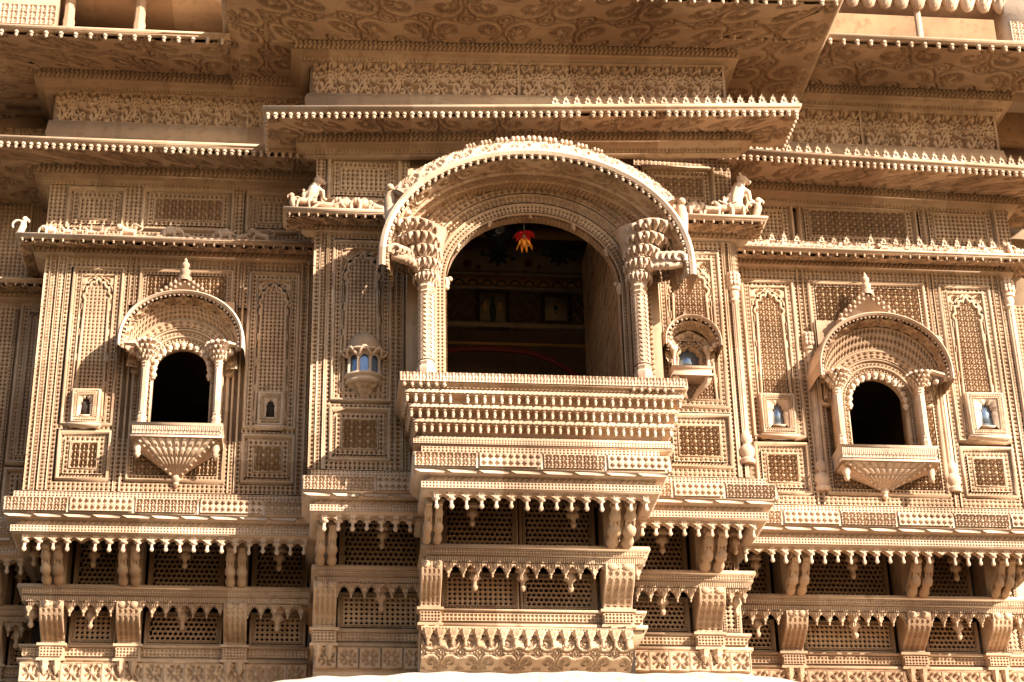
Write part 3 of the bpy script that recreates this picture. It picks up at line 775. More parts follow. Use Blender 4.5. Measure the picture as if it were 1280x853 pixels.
    room(J, cx-a-.25, cx+a+.25, zb-.35, za+.3, Yw+.14, Yw+2.2)
    return (cx-a-.04, cx+a+.04, zb-.03, za+.26)

def niche_window(x0, x1, z0, z1, Y, proj=.07, glass=True, ow=.36, oh=.52, label=None):
    N = empty('niche_window', (0, 0, 0), HAV)
    if label: N['label'] = label
    w, h = x1-x0, z1-z0; cx = (x0+x1)/2; a = w*ow/2; zb = z0+h*.24; za = zb+h*oh
    fm = MB(); wrap(fm, x0, x1, Y-proj+.02, Y+.01, [(-.0, z1), (.012, z1-.006), (.012, z1-.02), (0, z1-.026), (0, z0+.03), (.014, z0+.022), (.014, z0+.004), (0, z0)])
    # carve the front as a plate with an opening, standing off the box: build the box hollow instead
    fm = MB(); P = cusped(cx, a, zb, zb+(za-zb)*.55, za, 5, a*.18, 30)
    plate(fm, (x0, x1, z0, z1), P, Y-proj, proj-.042)
    box(fm, x0-.001, x0+.006, Y-proj+.001, Y+.004, z0, z1); box(fm, x1-.006, x1+.001, Y-proj+.001, Y+.004, z0, z1)
    box(fm, x0, x1, Y-proj+.001, Y+.004, z1-.006, z1+.001); box(fm, x0, x1, Y-proj+.001, Y+.004, z0-.001, z0+.006)
    box(fm, cx-a, cx+a, Y-proj-.004, Y, zb-.012, zb)
    frame(fm, x0+.002, x1-.002, z0+.002, z1-.002, Y-proj, .018, .014)
    part('frame', fm, PALE, N)
    cv = MB(); i = nest(cv, x0+.022, x1-.022, z0+.022, z1-.022, Y-proj-.001, [('rope', .018, .018)]); frame(cv, *i, Y-proj, .012, .012)
    part('frame_carving', cv, STONE, N, kind='stuff')
    g = MB(); box(g, cx-a-.005, cx+a+.005, Y-.044, Y-.036, zb-.005, za+.015); part('pane', g, GLASS if glass else DARK, N)  # without glass, a dark sheet painted as the shade of the hole
    lg = MB(); wrap(lg, x0-.004, x1+.004, Y-proj-.004, Y, [(.0, z0+.002), (.014, z0-.006), (.014, z0-.02), (-.02, z0-.034)]); part('sill', lg, PALE, N)
    return N

# pierced screen cell without a bottom
def _octp():
    V, Q, T = cell('oct'); return V, Q[:16], T
_cells['octp'] = _octp()
def _diap():
    V, Q, T = cell('dia'); return V, Q[:4], T
_cells['diap'] = _diap()
ROS = MB(); strip(ROS, -.072, .072, -.072, .072, 0, 'ros', .144, .03); frame(ROS, -.074, .074, -.074, .074, 0, .008, .036); ROS = ROS.mesh('rosette_tile', STONE)

def lattice(parent, x0, x1, z0, z1, Y, kind='octp', c=.042, stag=True):
    mb = MB(); i = nest(mb, x0, x1, z0, z1, Y, [('f', .022, .02), ('sq', .020, .020)] if z1-z0 > .2 else [('f', .016, .02)])
    w, h = i[1]-i[0], i[3]-i[2]
    if w < .03 or h < .03: return
    nu, nv = max(1, round(w/c)), max(1, round(h/c))
    tiles(mb, kind, nu, nv, plane_map(*i, Y+.012, .024), None, stag)
    return part('lattice_panel', mb, STONE, parent, kind='stuff')

def corbel_tier(D, x0, x1, brk, lab, yS=.30, yL=.40, yL0=.40, ros=True, hide=(0, 0), sides=3, kinds=('octp', 'diap'), yb=None, carv=('sq', 'dia'), q=0.0, sh=(0, .26, .095)):
    yb = max(D+.85, D+.62 if yb is None else yb)
    zl0, zl1 = 6.005, 6.36
    # --- ledge with sub-cornice
    mb = MB()
    wrap(mb, x0, x1, D, yb, [(.02, z_ft+.075), (.06, z_ft+.06), (.065, z_ft+.01), (.11, z_ft), (.12, z_ft-.01), (.12, z_fb+.022), (.105, z_fb+.012), (.09, z_fb-.012), (.035, z_fb-.016), (.035, z_fb-.05), (.06, z_fb-.056), (.06, z_fb-.105), (.04, z_fb-.118), (-.03, z_fb-.12), (-.03, z_fb-.05)], sides, 1)
    led = part('ledge', mb, PALE, HAV, label='projecting carved stone ledge '+lab)
    cv = MB()
    # fascia: posts and alternating pierced fields
    y = D-.112; za, zc = z_fb+.03, z_ft-.014
    xa = x0-.12; n = max(2, round((x1-x0+.24)/.42)); wd = (x1-x0+.24)/n
    for i in range(n):
        a, b = xa+i*wd+.012, xa+(i+1)*wd-.012
        if i % 2: strip(cv, a, b, za, zc, y, 'dia', .044, .030, 2)
        else: strip(cv, a, b, za, zc, y, 'flw', .05, .026, 2)
        prism(cv, [(b, za-.01), (b+.024, za-.01), (b+.024, zc+.01), (b, zc+.01)], y-.016, y+.004)
    # sloping dentils under the fascia
    m = max(2, round((x1-x0+.22)/.21)); wd = (x1-x0+.22)/m
    for i in range(m):
        a = x0-.11+i*wd
        prism(cv, [(a, z_fb+.008), (a+wd*.18, z_fb-.010), (a+wd*.92, z_fb-.014), (a+wd, z_fb+.008)], D-.118, D-.03)
    strip(cv, x0-.035, x1+.035, z_fb-.048, z_fb-.018, D-.034, 'rope', .045, .016)
    strip(cv, x0-.06, x1+.06, z_fb-.104, z_fb-.058, D-.059, 'dia', .023, .010)
    strip(cv, x0-.06, x1+.06, z_ft+.014, z_ft+.056, D-.0625, carv[1], .026, .010)
    part('ledge_carving', cv, PALE, led, kind='stuff')
    # --- arcade of hanging drops
    n = max(3, round((x1-x0)/.098)); xs = x0-.01+(np.arange(n)+.5)*(x1-x0+.02)/n
    copies('drop', DROP, [(x, D-.005, 6.288) for x in xs], led, .11, drop=.03, sc=.84)
    ac = MB()
    for a, b in zip(xs[:-1], xs[1:]):                    # little arches between the drops
        prism(ac, [(a, 6.332), (a, 6.285), (a+.02, 6.300), ((a+b)/2, 6.315), (b-.02, 6.300), (b, 6.285), (b, 6.332)], D-.03, D+.03)
    part('arcade_fringe', ac, STONE, led, kind='stuff')
    # --- tier of screens and brackets
    T = MB()
    bk = MB(); box(bk, x0, x1, D+yL0+.30, D+yL0+.33, 5.2, 6.52)  # dark sheet painted for the shade behind the pierced screens
    cl = MB(); box(cl, x0, x1, D-.2, D+yL0+.32, 6.515, 6.54); box(T, x0, x1, D+.13, D+yL0+.3, 5.915, 5.99); box(T, x0, x1, D+yS+.05, D+yL+.3, (5.45+q), (5.60+q))                                # soffit
    wrap(T, x0, x1, D+.12, yb, [(0, 6.005), (.035, 6.0), (.04, 5.975), (.02, 5.965), (.02, 5.925), (.0, 5.915), (-.16, 5.91)], sides)     # mid shelf
    box(T, x0, x1, D+yS+.02, yb, (5.36+q) if ros else (5.44+q), (5.58+q))                             # sill block
    wrap(T, x0, x1, D+yS+.03, yb, [(0, (5.612+q)), (.03, (5.605+q)), (.03, (5.59+q)), (0, (5.58+q))], sides)
    wrap(T, x0, x1, D+yS+.01, yb, [(0, (5.50+q)), (.03, (5.495+q)), (.03, (5.475+q)), (.01, (5.465+q))], sides)
    if ros: box(T, x0-.01, x1+.01, D+yS-.01, yb, (5.16+q), (5.462+q))
    tier = part('corbel_tier', T, STONE, HAV, label='double tier of brackets and pierced screens '+lab); part('painted_shade_backing', bk, DARK, tier); part('recess_ceiling', cl, STONE, tier); tier.location = sh
    tc = MB()
    strip(tc, x0, x1, 5.927, 5.963, D+.099, 'dia', .02, .010); strip(tc, x0, x1, (5.52+q), (5.575+q), D+yS+.018, 'sq', .028, .014, 2)
    strip(tc, x0, x1, 5.875, 5.914, D+.115, 'leaf', .03, .014, 1)
    part('tier_carving', tc, STONE, tier, kind='stuff')
    # fringe of lotus points under the shelf
    n = max(3, round((x1-x0)/.098)); xs = x0+(np.arange(n)+.5)*(x1-x0)/n
    box_f = MB(); box(box_f, x0, x1, D+.118, D+.15, 5.872, 5.916); part('fringe_band', box_f, STONE, tier)
    va = MB()
    for a_, b_ in zip(xs[:-1], xs[1:]):
        m_ = (a_+b_)/2; q_ = (b_-a_)/2
        prism(va, [(a_, 5.874), (a_, 5.79), (a_+q_*.18, 5.812), (a_+q_*.45, 5.838), (m_-q_*.2, 5.852), (m_, 5.862), (m_+q_*.2, 5.852), (b_-q_*.45, 5.838), (b_-q_*.18, 5.812), (b_, 5.79), (b_, 5.874)], D+.112, D+.145)
        for u_ in (-.72, -.4, .4, .72): tube(va, [(m_+q_*u_, D+.111, 5.872), (m_+q_*u_*1.12, D+.111, 5.872-.05*abs(u_)-.004)], .006, 5)
    part('valance', va, STONE, tier, kind='stuff')
    copies('fringe_drop', DROP_S, [(x, D+.128, 5.808) for x in xs], tier, .05, drop=.02, sc=.62)
    # screens between brackets
    ed = [x0+hide[0]] + [v for b in brk for v in b] + [x1-hide[1]]
    for k in range(0, len(ed), 2):
        a, b = ed[k]+.012, ed[k+1]-.012
        if b-a < .1: continue
        nn = 2 if b-a > 1.0 else 1
        for qi in range(nn):
            aa, bb = a+(b-a)*qi/nn+.004*qi, a+(b-a)*(qi+1)/nn-.004
            lattice(tier, aa, bb, 6.01, 6.50, D+yL0, kinds[0], .036); lattice(tier, aa, bb, (5.615+q), 5.905, D+yL, kinds[1] if (k//2+qi) % 2 else 'octp', .036, not ((k//2+qi) % 2))
        pn = [(a+b)/2] if nn == 1 else [a+(b-a)*.2, (a+b)/2, b-(b-a)*.2]
        copies('pendant', PEND, [(x, D+.20, 5.79) for x in pn], tier, .06)
        copies('pendant', PEND, [(x, D+.10, 6.22) for x in ([(a+b)/2] if nn == 1 else [a+(b-a)*.18, b-(b-a)*.18])], tier, .06)
    if ros:
        n = max(2, round((x1-x0)/.15)); wd = (x1-x0)/n
        copies('rosette_tile', ROS, [(x0+(i+.5)*wd, D+yS-.012, (5.385+q)) for i in range(n)], tier, .0)
    # brackets
    for a, b in brk:
        w = b-a; nl = 2 if w < .22 else 3
        ub = MB(); lb = MB()
        for i in range(nl):
            x = a+w*(i+.5)/nl; r = w/nl*.42
            bp = np.array([(D-.14, 6.25), (D-.155, 6.19), (D-.09, 6.13), (D-.07, 6.08), (D+.02, 6.035), (D+.10, 6.008)]); bt = np.linspace(0, 1, 17)
            tube(ub, [(x, np.interp(t_, np.linspace(0, 1, 6), bp[:, 0]), np.interp(t_, np.linspace(0, 1, 6), bp[:, 1])) for t_ in bt], [r*c_ for c_ in (.6, .95, 1.0, .5, .62, .98, 1.05, .6, .52, .8, 1.1, 1.15, .7, .9, 1.1, 1.0, .8)], 9)
            ball(ub, (x, D-.17, 6.19), (r*.9, r*.8, r*.6), 8, 5); tube(ub, [(x, D-.08, 6.21), (x, D+.03, 6.10), (x, D+.12, 6.05)], [r*.5, r*.8, r*.9], 8); tube(ub, [(x-r*.5, D-.17, 6.2), (x-r*.6, D-.10, 6.10), (x-r*.5, D+.0, 6.03)], r*.22, 5); tube(ub, [(x+r*.5, D-.17, 6.2), (x+r*.6, D-.10, 6.10), (x+r*.5, D+.0, 6.03)], r*.22, 5)
        sy = [(D+.105, 5.875), (D+.10, 5.83), (D+.135, 5.76), (D+yS*.5+.085, 5.69), (D+yS-.015, (5.63+q)), (D+yS-.025, (5.585+q))]
        prismx(lb, [(p[0]-.004, p[1]) for p in sy]+[(D+yL, (5.585+q)), (D+yL, 5.875)], a+.006, b-.006)
        for i in range(nl*2+1):
            x = a+.01+(w-.02)*i/(nl*2); tube(lb, [(x, p[0]-.006, p[1]) for p in sy], .011, 6)
        sgl = np.array(sy)
        tiles(lb, 'dia', nl*2, 9, (lambda u, v, h, a=a, w=w, sgl=sgl: np.stack([a+.01+u*(w-.02), np.interp(v, np.linspace(0, 1, 6), sgl[::-1, 0])-.006-.010*h, np.interp(v, np.linspace(0, 1, 6), sgl[::-1, 1])], -1)))
        for i in range(nl): ball(lb, (a+w*(i+.5)/nl, D+.092, 5.85), (w/nl*.4, .02, .03), 8, 5)
        box(ub, a+.01, b-.01, D+.16, D+yL0+.02, 6.008, 6.40); 
        box(lb, a+.012, b-.012, D+yS-.0, D+yL+.02, (5.60+q), 5.90); box(lb, a+.004, b-.004, D+.13, D+yL, 5.872, 5.905)
        wrap(lb, a, b, D+yS-.05, D+yS+.03, [(0, (5.60+q)), (.02, (5.594+q)), (.02, (5.575+q)), (.004, (5.57+q)), (.004, (5.49+q)), (.016, (5.48+q)), (.016, (5.465+q))])
        strip(lb, a+.004, b-.004, (5.495+q), (5.565+q), D+yS-.055, 'dia', .024, .012)
        for i in range(nl):
            x = a+w*(i+.5)/nl; lathe(lb, [(0, (5.47+q)), (w/nl*.45, (5.465+q)), (w/nl*.3, (5.43+q)), (w/nl*.36, (5.41+q)), (0, (5.36+q))], 7, (x, D+yS-.045, 0))
        part('upper_bracket', ub, STONE, tier, smooth=45); part('lower_bracket', lb, STONE, tier, smooth=45)
    return led, tier

# ================================================================== walls and carved bays
def wall(lab, x0, x1, Y, hole=None, z0=0.0, z1=None, thick=.14):
    mb = MB(); slab_with_hole(mb, x0, x1, Y+SINK+.002, Y+thick+SINK, z0, z1 or 10.9, hole)
    return part('wall', mb, STONE, HAV, label=lab)

# ---- side bay next to the street corner (west)
JL = jharokha('arched balcony window half in shade of the projecting centre bay', D_L, 187, 260, 525, 432, 150, 300, 424, 366, 177, 270, 452, 164, 279, 527, 545, (222, 600), (232, 334))
JR = jharokha('arched balcony window on the bay in full sun', D_L, 1066, 1139, 552, 470, 1029, 1189, 462, 394, 1053, 1158, 486, 1050, 1172, 555, 575, (1117, 616), (1081, 352))
wallL = wall('carved bay wall beside the shaded arched window', XL0, XC0+.05, D_L, JL, z0=6.60)
wallR = wall('carved bay wall around the sunlit arched window', XC1-.05, XR1, D_L, JR, z0=6.60)

def px_rect(x0, x1, y0, y1, Y):
    """rectangle on a wall from photo pixels (edges taken at mid height and mid width)"""
    ym, xm = (y0+y1)/2, (x0+x1)/2
    return wx(x0, ym, Y), wx(x1, ym, Y), wz(xm, y1, Y), wz(xm, y0, Y)

def side_bay(wl, x0, x1, zt, cols, Y, jr, lower_top, flip=False):
    mb = MB(); pans = []
    zb = zP0; z_mid = lower_top
    for (a, b) in cols: pans += [(a, b, z_mid+.012, zt-.09), (a, b, zb+.075, z_mid-.012)]
    ca, cb = cols[0][1]+.10, cols[1][0]-.10
    pans.append((ca, cb, zb+.075, zt-.09)); pans.append((jr[0]-.2, jr[1]+.2, jr[2]-.02, jr[3]+.1))
    rid = []
    for xx in (x0+.045, x0+.105, x0+.165, cols[0][1]+.03, cols[0][1]+.075, cols[1][0]-.075, cols[1][0]-.03, x1-.10, x1-.05):
        if x0 < xx < x1: rid.append((xx-.007, xx+.007, zb, zt, .040))
    prism(mb, [(x0, zt-.055), (x1, zt-.055), (x1, zt-.042), (x0, zt-.042)], Y-.022, Y+.01)
    bay(mb, x0, x1, zb, zt, Y, pans, rid)
    part('bay_carving', mb, STONE, wl, kind='stuff')
    for k, (a, b) in enumerate(cols):
        pm = MB(); framed(pm, a, b, z_mid+.012, zt-.09, Y, 'niche'); part('carved_panel', pm, STONE, wl, kind='stuff')
        pm = MB(); framed(pm, a, b, zb+.075, z_mid-.012, Y, 'flw'); part('carved_panel', pm, STONE, wl, kind='stuff')
    pm = MB(); frame(pm, ca, cb, zb+.075, zt-.09, Y, .032, .05)
    def mk(u, v):
        X = ca+.03+u*(cb-ca-.06); Z = zb+.105+v*(zt-.195-zb-.105+.075)
        return ~((X > jr[0]-.1) & (X < jr[1]+.1) & (Z > jr[2]-.05) & (Z < jr[3]+.05))
    i = nest(pm, ca+.03, cb-.03, zb+.105, zt-.12, Y, [('dia', .028, .028), ('f', .010, .016)])
    def mk(u, v):
        X = i[0]+u*(i[1]-i[0]); Z = i[2]+v*(i[3]-i[2])
        return ~((X > jr[0]-.12) & (X < jr[1]+.12) & (Z > jr[2]-.05) & (Z < jr[3]+.05))
    tiles(pm, 'flw', round((i[1]-i[0])/.058), round((i[3]-i[2])/.058), plane_map(*i, Y, .028, sink=SINK), mk)
    part('carved_panel', pm, STONE, wl, kind='stuff')

cA = (wx(82, 440, 0), wx(150, 440, 0)); cB = (wx(306, 440, 0), wx(374, 440, 0))
side_bay(wallL, XL0, XC0+.01, zT_L, (cA, cB), D_L, JL, wz(110, 537, 0))
rA = (wx(932, 460, 0), wx(1001, 460, 0)); rB = (wx(1184, 470, 0), wx(1252, 470, 0))
side_bay(wallR, XC1-.01, XR1, zT_R, (rA, rB), D_L, JR, wz(970, 552, 0))
for r, lb, gl in (((89, 125, 487, 530), 'tiny arched niche window in sunlit panel beside the shaded balcony window', False), ((322, 354, 491, 533), 'tiny arched niche window in shaded panel by the centre bay', False),
                  ((951, 994, 493, 544), 'tiny blue paned niche window by the slim pilaster', True), ((1210, 1256, 492, 546), 'tiny blue paned niche window near the outer edge of sunlit bay', True)):
    niche_window(*px_rect(*r, -.05), D_L, .066, gl, label=lb)

# ---- centre bay
oc0, oc1 = wx(556, 430, -.78), wx(781, 430, -.78); occ = (oc0+oc1)/2
zbal = wz(660, 470, -1.10)                                   # parapet top
zo_a = wz(660, 268, -.78)
HOLE_C = (oc0-.02, oc1+.02, zbal-.3, zo_a+.3)
wallC = wall('carved centre bay wall around the great balcony window', XC0, XC1, D_C, HOLE_C, z0=6.60)
def centre_side(x0, x1, prow, ncs, low):
    mb = MB(); pans = [(prow[0], prow[1], low+.015, zT_C-.075), (prow[0], prow[1], zP0+.06, low-.015)]
    rid = [(xx-.007, xx+.007, zP0, zT_C, .040) for xx in (x0+.05, x0+.10, prow[0]-.02, prow[1]+.02, prow[1]+.07, x1-.10, x1-.05) if x0+.02 < xx < x1-.02]
    bay(mb, x0, x1, zP0, zT_C, D_C, pans, rid); part('bay_carving', mb, STONE, wallC, kind='stuff')
    pm = MB(); framed(pm, *pans[0], D_C, 'niche'); part('carved_panel', pm, STONE, wallC, kind='stuff')
    pm = MB(); framed(pm, *pans[1], D_C, 'flw'); part('carved_panel', pm, STONE, wallC, kind='stuff')
centre_side(XC0, oc0-.14, (wx(413, 400, D_C), wx(491, 400, D_C)), None, wz(450, 508, D_C))
centre_side(oc1+.14, XC1, (wx(823, 430, D_C), wx(907, 430, D_C)), None, wz(880, 516, D_C))
# plain stone either side hidden behind the great window piers
# ---- far wings, set back
XF1 = XL0
wallF = wall('set-back wing wall in shade past the corner of the bay', wx(-120, 500, D_F), XL0+.06, D_F, z0=6.60)
wm = MB()
i = (wx(-120, 500, D_F), XL0+.02, zP0-.02, wz(15, 372, D_F))
xg = wx(14, 500, D_F)
bay(wm, i[0], i[1], i[2], i[3], D_F, [(xg, i[1]-.03, i[2]+.1, i[3]-.06)], [(xg-.05, xg-.03, i[2], i[3], .024)])
part('bay_carving', wm, STONE, wallF, kind='stuff')
pm = MB(); framed(pm, xg, i[1]-.03, i[2]+.42, i[3]-.06, D_F, 'niche'); framed(pm, xg, i[1]-.03, i[2]+.1, i[2]+.40, D_F, 'flw'); part('carved_panel', pm, STONE, wallF, kind='stuff')
wallG = wall('set-back wing wall at the far end past the sunlit bay', XR1-.06, XR1+1.6, D_F, z0=6.60)
wm = MB(); bay(wm, XR1-.05, XR1+1.5, zP0, zT_R, D_F, [], [(XR1+.3, XR1+.32, zP0, zT_R, .024)]); part('bay_carving', wm, STONE, wallG, kind='stuff')

# flank walls that close the stepped bays
for (x, ya, yb, lab) in ((XL0, D_L, D_F, 'flank'), (XR1, D_L, D_F, 'flank'), (XC0, D_C, D_L, 'flank'), (XC1, D_C, D_L, 'flank')):
    f = MB(); sgn = 1 if x in (XL0, XC0) else -1
    box(f, min(x, x+sgn*.1), max(x, x+sgn*.1), ya+.004, yb+.05, 6.60, 10.4); fo = part('flank_wall', f, STONE, HAV)
    c = MB()
    tiles(c, 'dia', max(2, round((yb-ya-.02)/.03)), round((zT_L-zP0)/.03), (lambda u, v, h, x=x, ya=ya, yb=yb, sgn=sgn: np.stack([x-sgn*(.001+.012*h), ya+.02+u*(yb-ya-.02), zP0+v*(zT_L-zP0)], -1)))
    part('bay_carving', c, STONE, fo, kind='stuff')

# ground storey below the corbels, out of the picture but carrying the building
gs = MB(); box(gs, wx(-120, 500, D_F), XR1+1.6, .0, .5, 0, 5.25)
part('ground_storey_wall', gs, STONE, HAV)

# ================================================================== corbel tiers
xb = lambda *p: [(wx(a, 760, .1), wx(b, 760, .1)) for a, b in p]
corbel_tier(D_L, XL0+.01, XC0+.03, xb((42, 73), (140, 171), (277, 307)), 'under the shaded side bay', yb=.9, yS=.34, yL=.40, q=.025)
corbel_tier(D_L, XC1-.03, XR1+.04, xb((993, 1021), (1147, 1177), (1255, 1280)), 'under the sunlit side bay', yb=.9, yS=.34, yL=.40, q=.025)
XB0, XB1 = wx(520, 585, D_B-.12)+.10, wx(838, 590, D_B-.12)-.12
xc = lambda *p: [(wx(a, 760, D_C+.12), wx(b, 760, D_C+.12)) for a, b in p]
corbel_tier(D_C, XC0+.085, XB0+.03, xc((391, 421)), 'under the shaded end of the centre bay', yS=.32, yL=.40, yL0=.36, yb=.2, sides=1)
corbel_tier(D_C, XB1-.03, XC1, xc((884, 918)), 'under the sunlit end of the centre bay', yS=.32, yL=.40, yL0=.36, yb=.2, sides=2)
xd = lambda *p: [(wx(a, 745, D_B+.12), wx(b, 745, D_B+.12)) for a, b in p]
corbel_tier(D_B, XB0, XB1, xd((529, 556), (765, 803)), 'under the great balcony', yS=.30, yL=.40, yL0=.38, yb=-.1, ros=False, hide=(.0, .0))
corbel_tier(D_F, wx(-120, 700, D_F), XL0, [(wx(-30, 760, D_F), wx(-5, 760, D_F))], 'under the set-back wing', yb=1.2)

# curved keel of the great balcony
kb = MB(); kx0, kx1 = XB0-.03, XB1-.10
ky = D_B+.30
prof = [(ky, 5.47), (ky-.02, 5.455), (ky-.02, 5.43), (ky+.02, 5.42), (ky+.0, 5.33), (ky+.05, 5.26), (ky+.16, 5.21), (ky+.4, 5.20), (ky+.4, 5.47)]
prismx(kb, prof, kx0, kx1); keel = part('balcony_keel', kb, STONE, HAV, label='curved carved keel under the great balcony', loc=(0, .14, .065))
kc = MB()
strip(kc, kx0, kx1, 5.432, 5.454, ky-.0205, 'dia', .022, .008)
def kmap(u, v, h):
    yy = np.interp(v, [0, .35, .65, 1], [ky+.15, ky+.05, ky, ky+.018]); zz = np.interp(v, [0, .35, .65, 1], [5.206, 5.256, 5.33, 5.415])
    return np.stack([kx0+u*(kx1-kx0), yy-.024*h-.002, zz-.006*h], -1)
hfield(kc, 260, 34, scroll(kx1-kx0, .26, .13), kmap); part('keel_carving', kc, STONE, keel, kind='stuff')
n = int((kx1-kx0)/.085); copies('drop', DROP_S, [(kx0+.04+i*(kx1-kx0-.08)/(n-1), ky-.03, 5.385) for i in range(n)], keel, .06)

# whitewashed porch top below
pw = MB(); pts = []
for px, py in ((285, 860), (330, 855), (400, 847), (520, 842), (700, 841), (880, 842), (960, 845), (1010, 853), (1040, 862)):
    pts.append(W(px, py, -1.0))
PP = np.array(pts); xs_ = np.linspace(PP[0, 0], PP[-1, 0], 90); zs_ = np.interp(xs_, PP[:, 0], PP[:, 1])
rows_ = []
for k, (dy, dz) in enumerate(((1.0, .10), (.25, .06), (.06, .02), (0, -.01), (-.10, -.10), (-.32, -.36), (-.55, -.62), (-.6, -.70), (-.58, -.9))):
    rows_.append(np.stack([xs_, np.full(90, -1.0+dy), zs_+dz+.006*np.sin(xs_*7+k)+.004*np.sin(xs_*23)], 1))
pw.add(np.concatenate(rows_), [(k*90+i, k*90+i+1, (k+1)*90+i+1, (k+1)*90+i) for k in range(8) for i in range(89)])
porch = part('porch_parapet', pw, PLASTER, HAV, label='whitewashed rounded porch top below the centre bay', smooth=40)

# ================================================================== the great balcony window
G = empty('balcony_window', (0, 0, 0), HAV); G['label'] = 'great arched balcony window with deep curved hood and tiered parapet'
yp = -.78
a = (oc1-oc0)/2; zs_o = wz(556, 352, yp); zo0 = zbal-.05
PO = arch_path(occ, a, zo0, zs_o, zo_a-zs_o, 48)
PA = PO[1:-1]                                                     # the arch without its jambs
pl = MB(); gx0, gx1 = oc0-.27, oc1+.27
plate(pl, (gx0, gx1, zo0, zo_a+.36), PO, yp, .10)
for xx, s in ((gx0, 1), (gx1, -1)): box(pl, min(xx, xx+s*.02), max(xx, xx+s*.02), yp+.002, D_C+.05, zo0, zo_a+.36)
box(pl, gx0, gx1, yp+.002, D_C+.05, zo_a+.34, zo_a+.36)
part('arch_wall', pl, STONE, G)
ar = MB()
band(ar, PO, .006, .062, yp, None, 'dia', .028, .024, 2)
sweep(ar, PO, [(-.004, yp+.01), (-.004, yp-.012), (.006, yp-.014), (.008, yp)])
sweep(ar, PO, [(.062, yp), (.064, yp-.022), (.080, yp-.024), (.084, yp-.008)])
band(ar, PO, .084, .142, yp-.008, None, 'flw', .056, .026, 1)
sweep(ar, PO, [(.142, yp-.006), (.144, yp-.030), (.158, yp-.032), (.162, yp-.016)])
band(ar, PO, .162, .205, yp-.016, None, 'dia', .040, .024, 1)
band(ar, PA, .205, .262, yp-.02, yp-.05, 'flw', .057, .028, 1)
sweep(ar, PA, [(.262, yp-.03), (.264, yp-.066), (.284, yp-.066), (.288, yp-.05)])
band(ar, PA, .288, .35, yp-.05, yp-.08, 'dia', .032, .030, 2)
part('archivolt_carving', ar, STONE, G, kind='stuff')
rv = MB(); sP, nP = path_frame(PO)
def rmap(u, v, h):
    t = u*sP[-1]; nx = np.interp(t, sP, nP[:, 0]); nz = np.interp(t, sP, nP[:, 1])
    return np.stack([np.interp(t, sP, PO[:, 0])-nx*(.001+.016*h), yp+.008+.09*v, np.interp(t, sP, PO[:, 1])-nz*(.001+.016*h)], -1)
tiles(rv, 'dia', round(sP[-1]/.03), 3, rmap); part('reveal_carving', rv, STONE, G, kind='stuff')
# leaf knobs on the intrados
for t, r in ((.0, .05), (.16, .03), (.34, .028), (.5, .02), (.66, .028), (.84, .03), (1, .05)):
    i = round(t*(len(PA)-1)); k = MB(); x, z = PA[i]
    sx = 1 if x < occ else -1
    ball(k, (x+sx*.012, yp+.02, z), (r*.6, .04, r*.9), 8, 5); ball(k, (x+sx*r*.8, yp+.01, z+r*.5), r*.42, 7, 4); ball(k, (x+sx*r*.3, yp+.01, z-r*.9), r*.45, 7, 4)
    part('arch_knob', k, PALE, G, smooth=50)
yhf = -1.22
hx0, zh = W(482, 322, yhf); hx1 = wx(862, 328, yhf); zha = wz(650, 192, yhf); A = (hx1-hx0)/2; hcx = (hx0+hx1)/2
Pf, Pb = hood(G, hcx, A, zha-zh, zh, yhf, yp-.05, sc=.955, th=.046, bead=.058, soff_c=.20, tip=.06)
lc = MB(); loft(lc, PA, .352, yp-.08, Pb[1:-1], yp-.13, 'dia', .036, .022, 3); part('spandrel_carving', lc, STONE, G, kind='stuff')
